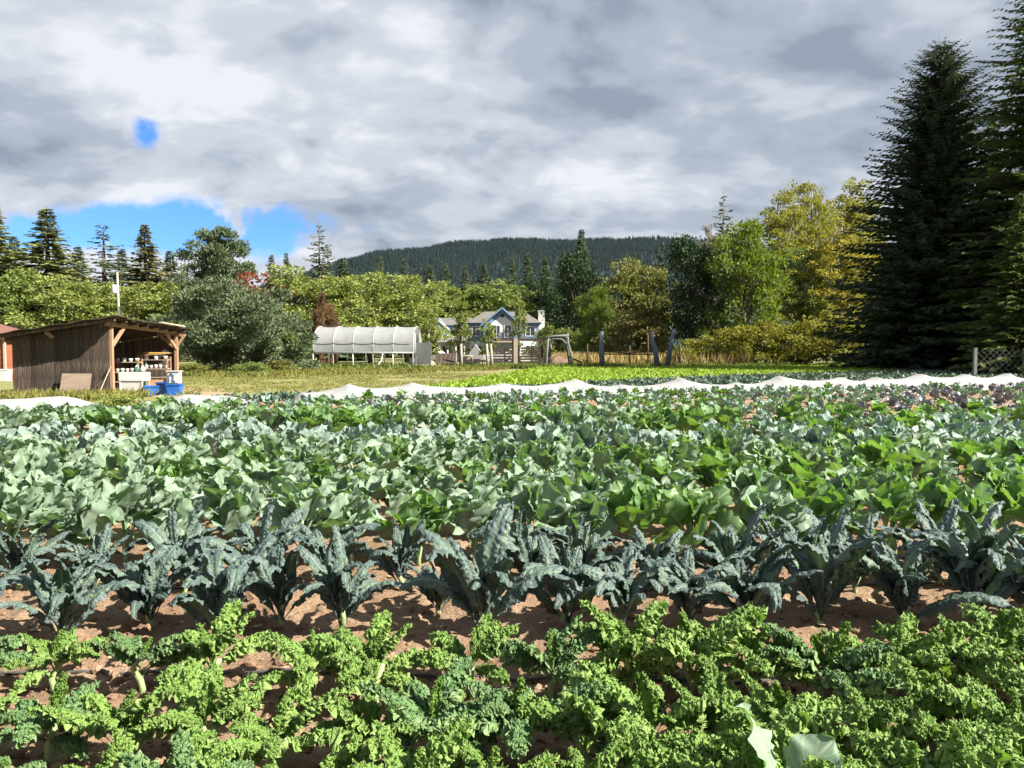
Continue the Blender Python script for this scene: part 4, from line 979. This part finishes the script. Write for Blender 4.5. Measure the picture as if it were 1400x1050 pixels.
m = MB(); m.add([(-2.5, -1.95, 2.24), (2.5, -1.95, 2.24), (-2.5, -1.95, 3.5), (-2.5, 1.95, 2.24), (2.5, 1.95, 2.24), (-2.5, 1.95, 3.5)], [(0, 1, 2), (3, 5, 4), (0, 3, 4, 1), (0, 2, 5, 3)]); m.build('gable', M_red_b, t)
MB().b2(2.5, 2.6, -2.08, -1.98, 0, 2.1).build('corner_trim', M_cream, t)
tub('white plastic crate standing before the red barn', at(2, 500, 39).x, 39.0, .8, .5, .6, M_white, .1, name='plastic_crate', cat='crate')

# utility pole
p = at(162, 372, 72)
t = thing('utility_pole', 'pale utility pole with a transformer can above the shed roof', 'utility pole', (p.x, 72, 0))
m = MB(); m.tube([(0, 0, -.2), (-.05, 0, p.z * .5), (-.12, 0, p.z)], [.12, .11, .09], 10); m.build('pole', pm('pole_wood', (.45, .43, .40), (.34, .32, .30), 3, .9), t, smooth=True)
m = MB(); m.lathe([(0, 0), (.22, 0), (.24, .1), (.24, .75), (.2, .82), (0, .84)], n=14); m.build('transformer', pm('pale_metal', (.7, .72, .74), rough=.5), t, (-.42, 0, p.z - 2.0), smooth=True)
MB().b2(-.30, -.08, -.05, .05, p.z - 1.7, p.z - 1.62).build('bracket', M_dark, t)
m = MB(); m.tube([(.05, -.1, p.z - 3.2), (.05, -.12, p.z - 5)], .03, 6); m.build('conduit', M_dark, t)

# ------------------------------------------------------------------ plastic tunnel
def film_mat():
    m = bpy.data.materials.new('greenhouse_film'); m.use_nodes = True; t = NT(m.node_tree)
    co = t.n('ShaderNodeTexCoord').outputs['Object']
    nz = t.n('ShaderNodeTexNoise', {'Vector': co, 'Scale': 2.0, 'Detail': 5.0}).outputs[0]
    c = t.ramp(nz, [(.3, (.32, .335, .35)), (.7, (.40, .41, .43))])
    b = t.n('ShaderNodeBsdfPrincipled', {'Base Color': c, 'Roughness': .35, 'Specular IOR Level': .4})
    tl = t.n('ShaderNodeBsdfTranslucent', {0: (.5, .52, .54, 1)}); tp = t.n('ShaderNodeBsdfTransparent', {0: (.95, .96, .96, 1)})
    t.n('ShaderNodeOutputMaterial', {0: t.n('ShaderNodeMixShader', {0: .17, 1: t.n('ShaderNodeMixShader', {0: .35, 1: b, 2: tl}), 2: tp})}); return m
M_film = film_mat(); M_pipe = pm('white_pipe', (.75, .75, .74), rough=.5)
TL, TW, TH = 7.7, 4.4, 3.42; xL = at(428, 480, 59).x
tun = thing('plastic_tunnel', 'white plastic-covered hoop tunnel standing beyond the lawn', 'polytunnel', (xL, 59, 0), R(-2))
def arch(z0=1.36):
    return [(TW / 2 - TW / 2 * math.cos(a), z0 + (TH - z0) * math.sin(a) ** .72) for a in np.linspace(0, math.pi, 22)]
ar = arch(); nseg = 5
for k in range(nseg):
    x0, x1 = TL * k / nseg, TL * (k + 1) / nseg; Vv = []; Fv = []
    cols = 6
    for c in range(cols + 1):
        x = x0 + (x1 - x0) * c / cols; sag = -.05 * math.sin(math.pi * c / cols)
        for (yy, zz_) in ar: Vv.append((x + (.012 if c == 0 else -.012 if c == cols else 0), yy + (sag * .6 if yy < TW / 2 else -sag * .6) * -1, zz_ + sag))
    for c in range(cols):
        for j in range(len(ar) - 1): a = c * len(ar) + j; Fv.append((a, a + 1, a + len(ar) + 1, a + len(ar)))
    ob('film_panel', mk('film_panel', Vv, Fv, M_film), tun)
for k in range(nseg + 1):
    m = MB(); m.tube([(TL * k / nseg, yy, zz_ + .02) for yy, zz_ in ar],   .022, 6); m.build('hoop', M_pipe, tun, smooth=True)
    for yy in (0, TW): m = MB(); m.tube([(TL * k / nseg, yy, -.05), (TL * k / nseg, yy, 1.4)], .045, 7); m.build('leg', M_pipe if k % 2 == 0 else M_barkp, tun, smooth=True)
m = MB(); m.bar((0, -.03, 2.28), (TL, -.03, 2.28), .05, .03); m.build('side_rail', M_pipe, tun)
m = MB(); m.tube([(0, -.03, 1.38), (TL, -.03, 1.36)], .06, 8); m.build('rolled_film_edge', M_film, tun, smooth=True)
Vv = [(0, yy, zz_) for yy, zz_ in ar]; ob('end_film', mk('end_film', Vv, [tuple(range(len(Vv)))], M_film), tun, (.02, 0, 0))
Vv = [(TL, yy, zz_) for yy, zz_ in ar[:8]] + [(TL, ar[7][0], 1.36)]; ob('end_film', mk('end_film', Vv, [tuple(range(len(Vv)))], M_film), tun, (-.01, 0, 0))
Vv = [(TL, yy, zz_) for yy, zz_ in ar[14:]] + [(TL, ar[14][0], 1.36)]; ob('end_film', mk('end_film', Vv, [tuple(range(len(Vv)))], M_film), tun, (-.01, 0, 0))
for yy in (ar[7][0], ar[14][0]): MB().b2(TL - .05, TL + .05, yy - .05, yy + .05, 0, 2.9).build('door_post', M_pipe, tun)
m = MB(); m.box((0, 0, .85), (1.25, .03, 1.7)); m.build('door', M_film, tun, (TL + .72, ar[7][0] - .3, .45), (0, 0, R(-15)))
m = MB(); m.tube([(5.4, -.1, 1.3), (5.35, -.3, .8), (5.1, -.6, .4), (4.5, -.9, .02)], .04, 6); m.build('drop_rope', M_pipe, tun, smooth=True)

# ------------------------------------------------------------------ house
M_bsid = pm('blue_siding', (.24, .37, .56), (.20, .31, .48), 3, .7, .25, 14, stretch=(.3, .3, 9))
M_wsid = pm('white_siding', (.95, .96, .98), (.85, .86, .88), 3, .7, .2, 14, stretch=(.3, .3, 9))
M_shing = pm('grey_shingle', (.21, .20, .19), (.14, .135, .13), 3, .9, .4, 20)
M_glass = pm('dark_glass', (.03, .04, .05), (.05, .06, .08), 2, .08, spec=.8)
HD = 105; hc = at(672, 490, HD).x
def hx_(px): return at(px, 480, HD).x - hc
def hz_(py): return at(700, py, HD).z
house = thing('house', 'blue and white two-storey house with grey roofs behind the orchard', 'house', (hc, HD, 0))
def prism(name, pts, y0, y1, mat):                          # outline in x,z pulled along y
    n = len(pts); m = MB(); m.add([(x, y0, z) for x, z in pts] + [(x, y1, z) for x, z in pts], [tuple(range(n)), tuple(range(2 * n - 1, n - 1, -1))] + [(i, i + n, (i + 1) % n + n, (i + 1) % n) for i in range(n)]); return m.build(name, mat, house)
x0, x1 = hx_(641), hx_(737)
MB().b2(x0, x1, 0, 8, 0, 2.75).build('wall', M_wsid, house); MB().b2(x0, x1, .003, 7.99, 2.75, 5.3).build('upper_wall', M_bsid, house)
def slope_roof(name, xa, xb, y0, y1, ze, zr, ov=.4, hip=0.0):
    ym = (y0 + y1) / 2; m = MB(); xa -= ov; xb += ov; y0 -= ov; y1 += ov
    P = [(xa, y0, ze), (xb, y0, ze), (xb, y1, ze), (xa, y1, ze), (xa + hip, ym, zr), (xb - hip, ym, zr)]
    m.add(P, [(0, 1, 5, 4), (2, 3, 4, 5), (0, 4, 3), (1, 2, 5), (3, 2, 1, 0)]); return m.build(name, M_shing, house)
slope_roof('roof', x0, x1, 0, 8, 5.25, hz_(424), hip=2.4)
# projecting front gable
ga, gb, gm = hx_(658), hx_(714), hx_(687)
zt, zb = hz_(421), 4.9
MB().b2(ga + .35, gb - .35, -2.2, .5, 0, 2.7).build('gable_base', M_wsid, house)
prism('gable_wall', [(ga + .4, 2.7), (gb - .4, 2.7), (gb - .4, zb), (gm, zt - .35), (ga + .4, zb)], -2.0, 1.0, M_bsid)
prism('gable_trim', [(gm - 1.75, zb - 1.0), (gm - 1.75, zb), (gm, zb + 1.35), (gm + 1.75, zb), (gm + 1.75, zb - 1.0)], -2.06, -2.01, M_wsid)
for s_ in (-1, 1):
    e = ga if s_ < 0 else gb
    m = MB(); m.add([(gm, -2.5, zt), (e, -2.5, zb), (e, 3.8, zb), (gm, 3.8, zt), (gm, -2.5, zt - .16), (e, -2.5, zb - .16), (e, 3.8, zb - .16), (gm, 3.8, zt - .16)], [(0, 1, 2, 3) if s_ < 0 else (3, 2, 1, 0), (4, 7, 6, 5), (0, 4, 5, 1), (1, 5, 6, 2), (2, 6, 7, 3)]); m.build('gable_roof', M_shing, house)
    MB().bar((gm, -2.53, zt - .12), (e, -2.53, zb - .12), .06, .22).build('bargeboard', M_bsid, house)
m = MB(); m.lathe([(0, 0), (.26, 0), (.26, .05), (0, .05)], n=8); m.build('vent', M_dark, house, (gm, -2.03, zt - 1.15), (math.pi / 2, 0, 0))
def window(x, y, z, w_, h_, mat=M_wsid):
    f = thing_part('window', x, y, z, w_, h_, mat); return f
def thing_part(name, x, y, z, w_, h_, mat):
    m = MB(); b = .09
    m.b2(-w_ / 2 - b, -w_ / 2, -.05, .03, -b, h_ + b); m.b2(w_ / 2, w_ / 2 + b, -.05, .03, -b, h_ + b); m.b2(-w_ / 2, w_ / 2, -.05, .03, -b, 0); m.b2(-w_ / 2, w_ / 2, -.05, .03, h_, h_ + b); m.b2(-.03, .03, -.04, .03, 0, h_)
    f = m.build(name, mat, house, (x, y, z)); MB().b2(-w_ / 2, w_ / 2, -.012, .0, 0, h_).build('pane', M_glass, f); return f
window(gm - .75, -2.09, 3.3, .8, 1.5); window(gm + .75, -2.09, 3.3, .8, 1.5); window(hx_(651), -.02, 3.5, 1.0, 1.2); window(hx_(725), -.02, 3.5, 1.2, 1.2); window(hx_(651), -.02, .9, 1.2, 1.2); window(hx_(725), -.02, .9, 1.2, 1.2)
# balcony
bal = MB().b2(gm - 2.0, gm + 2.2, -3.6, -2.2, 2.72, 2.86).build('balcony', M_wsid, house)
m = MB(); m.b2(gm - 2.0, gm + 2.2, -3.6, -3.54, 3.66, 3.74); m.build('handrail', M_wsid, bal)
for i in range(15): MB().b2(-.03, .03, -.03, .03, 0, .8).build('baluster', M_wsid, bal, (gm - 1.95 + i * .29, -3.57, 2.862))
for sx in (gm - 1.9, gm + 2.1): MB().b2(sx - .08, sx + .08, -3.58, -3.42, 0, 2.715).build('balcony_post', M_wsid, house)
# left wing with its small gable and porch
wa, wb = hx_(598), hx_(640)
MB().b2(wa, wb, .6, 7, 0, 4.95).build('wing_wall', M_wsid, house)
MB().b2(wa + .5, wb - .02, .58, 6.9, 3.4, 4.94).build('wing_siding', M_bsid, house, (0, -.02, 0))
slope_roof('wing_roof', wa, wb, .6, 7, 4.95, hz_(433), .35)
prism('dormer', [(wa - .1, 2.8), (wa + 1.4, 2.8), (wa + 1.4, 4.6), (wa + .2, hz_(434)), (wa - .1, 5.2)], -.6, 1.5, M_bsid)
m = MB(); m.bar((wa - .2, -.7, hz_(434) - .1), (wa + 1.75, -.7, 4.3), .08, .2); m.build('dormer_trim', M_wsid, house)
slope_roof('porch_roof', wa + .3, wb, -2.2, .5, 2.6, 3.5, .25, .6)
for i in range(4): MB().b2(-.08, .08, -.08, .08, 0, 2.6).build('porch_post', M_wsid, house, (wa + .5 + i * 1.1, -2.1, 0))
window(wa + 1.2, .57, .9, 1.1, 1.2); window(wa + 3.0, .57, .9, 1.1, 1.2); window(wa + 2.6, .53, 3.5, .9, 1.0)
cxx = hx_(737)
ch = MB().b2(cxx - .05, cxx + .85, 1.5, 2.6, 0, hz_(425)).build('chimney', M_white, house); MB().b2(cxx - .12, cxx + .92, 1.43, 2.67, hz_(425), hz_(425) + .12).build('chimney_cap', M_white, ch)
m = MB(); m.tube([(cxx + .4, 2, hz_(425) + .1), (cxx + .4, 2, hz_(425) + .6)], .12, 8); m.build('flue', M_dark, ch)

# parked car before the house
def car(label, px, d, mat, rz):
    t = thing('parked_car', label, 'car', (at(px, 480, d).x, d, 0), rz)
    pr = [(-2.1, .35), (-2.12, .75), (-1.9, .95), (-1.3, 1.0), (-.75, 1.42), (.75, 1.46), (1.35, 1.0), (2.0, .9), (2.15, .7), (2.12, .35)]
    def sec(y, k, dz): return [(x * k, y, z + (dz if z > 1.0 else 0)) for x, z in pr]
    m = MB(); rows = [sec(-.86, .98, -.06), sec(-.7, 1, 0), sec(.7, 1, 0), sec(.86, .98, -.06)]; n = len(pr)
    m.add([p for r_ in rows for p in r_], [(a * n + i, a * n + (i + 1) % n, (a + 1) * n + (i + 1) % n, (a + 1) * n + i) for a in range(3) for i in range(n)] + [tuple(range(n))[::-1], tuple(3 * n + i for i in range(n))])
    m.build('body', mat, t)
    for s_ in (-1, 1):
        for xa, xb in ((-1.05, -.05), (.03, 1.0)):
            m = MB(); y = s_ * .868; m.add([(xa, y, 1.0), (xb, y, 1.0), (xb - (.25 if xb > .5 else 0), y * .99, 1.34), (xa + (.35 if xa < -.5 else 0), y * .99, 1.34)], [(0, 1, 2, 3)]); m.build('window', M_glass, t)
        for xw in (-1.3, 1.35):
            m = MB(); m.lathe([(.0, -.1), (.30, -.1), (.33, -.05), (.33, .05), (.30, .1), (0, .1)], n=16); wh = m.build('wheel', M_dark, t, (xw, s_ * .80, .33), (math.pi / 2, 0, 0), smooth=True)
            m = MB(); m.lathe([(0, -.112), (.18, -.108), (.18, .108), (0, .112)], n=10); m.build('rim', M_pipe, wh)
    return t
car('pale blue-white car parked before the house gable', 681, 97, pm('pale_car_paint', (.62, .68, .78), rough=.3, spec=.6), .1)
car('white car parked behind the young trees at the tunnel end', 594, 96, pm('white_car_paint', (.8, .8, .8), rough=.3, spec=.6), -.3)

# ------------------------------------------------------------------ orchard posts, arch, bins, fences
M_drift = pm('driftwood', (.26, .26, .25), (.16, .165, .165), 5, .9, .4, 25, stretch=(4, 4, .7))
M_bluep = pm('blue_grey_post', (.22, .26, .32), (.12, .15, .20), 5, .9, .4, 25, stretch=(4, 4, .7))
M_darkw = pm('dark_wood', (.10, .075, .055), (.06, .045, .035), 5, .9, .4, 25)
def pole(name, label, pts, rad, mat, cat='post', group=None):
    b = Vector(pts[0]); m = MB(); m.tube([Vector(p) - b for p in pts], rad, 9)
    return tag(m.build(name, mat, None, b, smooth=True), label, cat, group)
def pp(px, py, d): p = at(px, py, d); return (p.x, d, p.z)
def base(px, d): return (at(px, 500, d).x, d, -.08)
OD = 65.5
pole('driftwood_post', 'straight thick blue-grey post right of the driftwood arch', [base(824, OD), pp(822, 480, OD), pp(823, 453, OD)], [.25, .22, .15], M_bluep, group='blue-grey posts')
pole('driftwood_post', 'crooked blue-grey post of the leaning pair', [base(899, OD), pp(896, 478, OD), pp(891, 465, OD), pp(892, 453, OD)], [.26, .22, .18, .13], M_bluep, group='blue-grey posts')
pole('driftwood_post', 'blue-grey post leaning right, last of the row', [base(911, OD), pp(917, 475, OD), pp(921, 451, OD)], [.24, .2, .14], M_bluep, group='blue-grey posts')
pole('rail', 'upper thin rail between the blue-grey posts', [pp(824, 480, OD + .2), pp(860, 483, OD + .2), pp(895, 479, OD + .2)], [.05] * 3, M_darkw, 'rail')
pole('rail', 'lower thin rail between the blue-grey posts', [pp(824, 484, OD + .2), pp(895, 484.5, OD + .2)], [.05] * 2, M_darkw, 'rail')
for px, d, ty, lab in ((803, 69, 470, 'thin dark stake left of the straight blue-grey post'), (861, 69, 472, 'thin dark stake between the blue-grey posts'), (886, 69, 458, 'thin grey stake beside the crooked post'), (930, 69, 470, 'thin dark stake right of the leaning posts')):
    pole('stake', lab, [base(px, d), pp(px, ty, d)], [.09, .07], M_darkw, 'stake')
# arch
a0 = base(746, OD)
arch_t = thing('driftwood_arch', 'driftwood arch gate with crooked legs and hanging netting', 'arch', (a0[0], OD, 0))
def rel(p): return (p[0] - a0[0], p[1] - OD, p[2])
for pts in ([base(745, OD), pp(748, 475, OD), pp(750, 462, OD)], [base(750, OD + .8), pp(752, 478, OD + .8), pp(755, 463, OD + .8)], [base(784, OD), pp(780, 482, OD), pp(777, 470, OD), pp(776, 459, OD)], [base(780, OD + .9), pp(775, 470, OD + .9), pp(774, 460, OD + .9)]):
    m = MB(); m.tube([rel(p) for p in pts], [.13, .11, .09, .08][:len(pts)], 8); m.build('leg', M_drift, arch_t, smooth=True)
m = MB(); m.tube([rel(pp(742, 463.5, OD)), rel(pp(758, 459.5, OD)), rel(pp(778, 458.5, OD))], .10, 8); m.build('lintel', M_drift, arch_t, smooth=True)
m = MB(); m.tube([rel(pp(748, 470, OD)), rel(pp(758, 463, OD)), rel(pp(768, 464, OD)), rel(pp(778, 473, OD))], .07, 8); m.build('curved_branch', M_drift, arch_t, smooth=True)
m = MB(); m.tube([rel(pp(776, 487, OD)), rel(pp(796, 496, OD + .6))], .07, 8); m.build('prop', M_darkw, arch_t, smooth=True)
for k in range(14):
    px = 754 + k * 1.6; m = MB(); m.tube([rel(pp(px, 462, OD + .3)), rel(pp(px + rnd.uniform(-1, 1), 468, OD + .3)), rel(pp(px + rnd.uniform(-2, 2), rnd.uniform(474, 482), OD + .3))], [.06, .035, .01], 5); m.build('netting_strand', M_dark, arch_t)
# trellis with pale post
tb = at(705, 500, 66)
tr = thing('trellis', 'trellis with a pale square post and dark top beam before the house', 'trellis', (tb.x, 66, 0))
MB().b2(-.17, .17, -.12, .12, 0, at(705, 463, 66).z).build('post', M_cream, tr)
MB().b2(-.32, -.175, -.08, .08, 0, at(705, 464, 66).z).build('post', M_darkw, tr)
MB().b2(at(672, 465, 66).x - tb.x, at(741, 465, 66).x - tb.x, .125, .25, at(705, 466, 66).z, at(705, 462.5, 66).z).build('beam', M_darkw, tr)
MB().b2(at(672, 465, 66).x - tb.x, at(700, 465, 66).x - tb.x, -.1, .1, at(705, 468, 66).z, at(705, 466.1, 66).z).build('lower_beam', M_cream, tr)
MB().b2(at(741, 465, 66).x - tb.x - .1, at(741, 465, 66).x - tb.x + .1, .12, .26, 0, at(705, 466.2, 66).z).build('post', M_darkw, tr)
for px, lab in ((631, 'thick pale stake below the left narrow tree'), (667, 'pale stake of the split-trunk young tree'), (673, 'second pale stake beside the split-trunk young tree')):
    pole('orchard_stake', lab, [base(px, 65), pp(px + rnd.uniform(-2, 2), 470, 65)], [.13, .10], M_barkp, 'stake', 'pale orchard stakes')
# dark slatted fence behind the orchard
fx0, fx1 = at(672, 490, 72).x, at(745, 490, 72).x
fn = thing('slat_fence', 'low dark wooden slat fence between trellis and arch', 'fence', (fx0, 72, 0))
for k in range(6): MB().b2(0, fx1 - fx0, -.02, .02, .35 + k * .26, .53 + k * .26).build('slat', M_darkw, fn)
for k in range(5): MB().b2(-.07, .07, .021, .14, 0, 2.0).build('fence_post', M_darkw, fn, ((fx1 - fx0) * k / 4, 0, 0))
# cold frame, bins, piles
def slant(name, label, px0, px1, d, zf, zb, dep, mat, cat, n=5, mat2=None):
    xa, xb = at(px0, 500, d).x, at(px1, 500, d).x; W_ = xb - xa
    t = thing(name, label, cat, (xa, d, 0))
    m = MB(); m.add([(0, 0, 0), (W_, 0, 0), (W_, dep, 0), (0, dep, 0), (0, 0, zf), (W_, 0, zf), (W_, dep, zb), (0, dep, zb)], [(3, 2, 1, 0), (0, 1, 5, 4), (1, 2, 6, 5), (2, 3, 7, 6), (3, 0, 4, 7), (4, 5, 6, 7)]); m.build('frame', mat2 or M_board, t)
    an = math.atan2(zb - zf, dep); Ls = math.hypot(dep, zb - zf)
    for k in range(n): MB().b2(W_ * k / n + .02, W_ * (k + 1) / n - .02, 0, Ls, .006, .05).build('lid_board', mat, t, (0, 0, zf), (an, 0, 0))
    return t
slant('cold_frame', 'brown slope-topped wooden cold frame by the orchard edge', 594, 622, 65, .35, 1.25, 1.6, M_darkw, 'cold frame')
slant('compost_bin', 'pale boarded compost bin under the left narrow tree', 630, 646, 67, .95, 1.05, 1.2, M_cream, 'compost bin', 4, M_cream)
slant('ramp', 'light wooden ramp sloping beside the compost bin', 646, 664, 66, .05, .75, 1.2, M_ply, 'ramp', 4, M_cream)
m = MB(); m.add([(-.9, 0, .75), (.9, 0, .75), (0, 0, 2.1), (-.9, 1.6, .75), (.9, 1.6, .75), (0, 1.6, 2.1)], [(0, 1, 2), (3, 5, 4), (0, 2, 5, 3), (1, 4, 5, 2), (0, 3, 4, 1)])
t = thing('tarp_shelter', 'small white tarp shelter between the young trees', 'shelter', (at(650, 490, 70).x, 70, 0)); ob('tarp', mk('tarp', m.V, m.F, M_cover, smooth=False), t)
for sx in (-.85, .85):
    for sy in (.05, 1.55): MB().b2(sx - .03, sx + .03, sy - .03, sy + .03, 0, .76).build('leg', M_darkw, t)
def mound(name, label, px, d, w_, h_, mat, seed, cat):
    u = np.linspace(-1, 1, 30); A, B = np.meshgrid(u, u); r_ = np.sqrt(A * A + B * B); Z = h_ * np.clip(1 - r_ ** 2, 0, 1) ** .7 * (.6 + .8 * fbm(A * 3 + 9, B * 3 + 9, 3, seed)) - .03
    i = np.arange(900).reshape(30, 30); Q = np.stack([i[:-1, :-1], i[:-1, 1:], i[1:, 1:], i[1:, :-1]], -1).reshape(-1, 4)
    return tag(ob(name, mk(name, np.stack([A * w_ / 2, B * w_ / 2, Z], -1).reshape(-1, 3), Q, mat), None, (at(px, 500, d).x, d, 0)), label, cat)
mound('straw_pile', 'pale straw pile at the right end of the tunnel', 580, 62, 2.4, .9, M_ply, 4, 'pile')
mound('tarp_heap', 'grey tarp heap on top of the lawn edge by the tunnel', 569, 63, 1.9, 1.1, pm('grey_tarp', (.14, .14, .15), (.2, .2, .2), 4, .7), 6, 'tarp')
mound('brush_heap', 'reddish brush heap seen through the driftwood arch', 762, 69, 3.0, 1.0, pm('reddish_brush', (.24, .15, .12), (.12, .08, .06), 3, .95, .5), 8, 'brush')
# wire fence under the spruces
fx0, fx1, fd = at(1326, 490, 42).x, at(1430, 490, 42).x, 42
wf = thing('wire_fence', 'grey wire fence with pale posts under the right spruce', 'fence', (fx0, fd, 0))
for px in (1333, 1401): MB().b2(-.08, .08, -.08, .08, 0, 1.7).build('post', M_drift, wf, (at(px, 490, fd).x - fx0, 0, 0))
M_mesh = pm('wire_grey', (.38, .38, .40), rough=.6, metal=.3)
m = MB(); ww = fx1 - fx0
for k in range(int(ww / .34) + 8):
    for s_ in (-1, 1):
        xs = k * .34 - (0 if s_ > 0 else -1.5); xa, xb = xs - 1.5 if s_ > 0 else xs - 1.5 + 1.5, xs if s_ > 0 else xs - 1.5
        if min(xa, xb) < -.2 or max(xa, xb) > ww + .2: continue
        m.bar((xa, .12 + .006 * s_, .1), (xb, .12 + .006 * s_, 1.6), .012, .008)
m.build('wire_mesh', M_mesh, wf)

# ------------------------------------------------------------------ air
hz = MB(); hz.b2(-3600, 3600, -200, 4900, -1.2, 420)
def haze_mat():
    m = bpy.data.materials.new('air'); m.use_nodes = True; t = NT(m.node_tree)
    v = t.n('ShaderNodeVolumePrincipled', {'Color': (.60, .78, 1.0, 1), 'Density': .000010, 'Anisotropy': .0})
    o = t.n('ShaderNodeOutputMaterial'); t.t.links.new(v.outputs[0], o.inputs['Volume']); return m
tag(hz.build('haze', haze_mat()), 'thin blue distance haze', None, None, 'stuff')
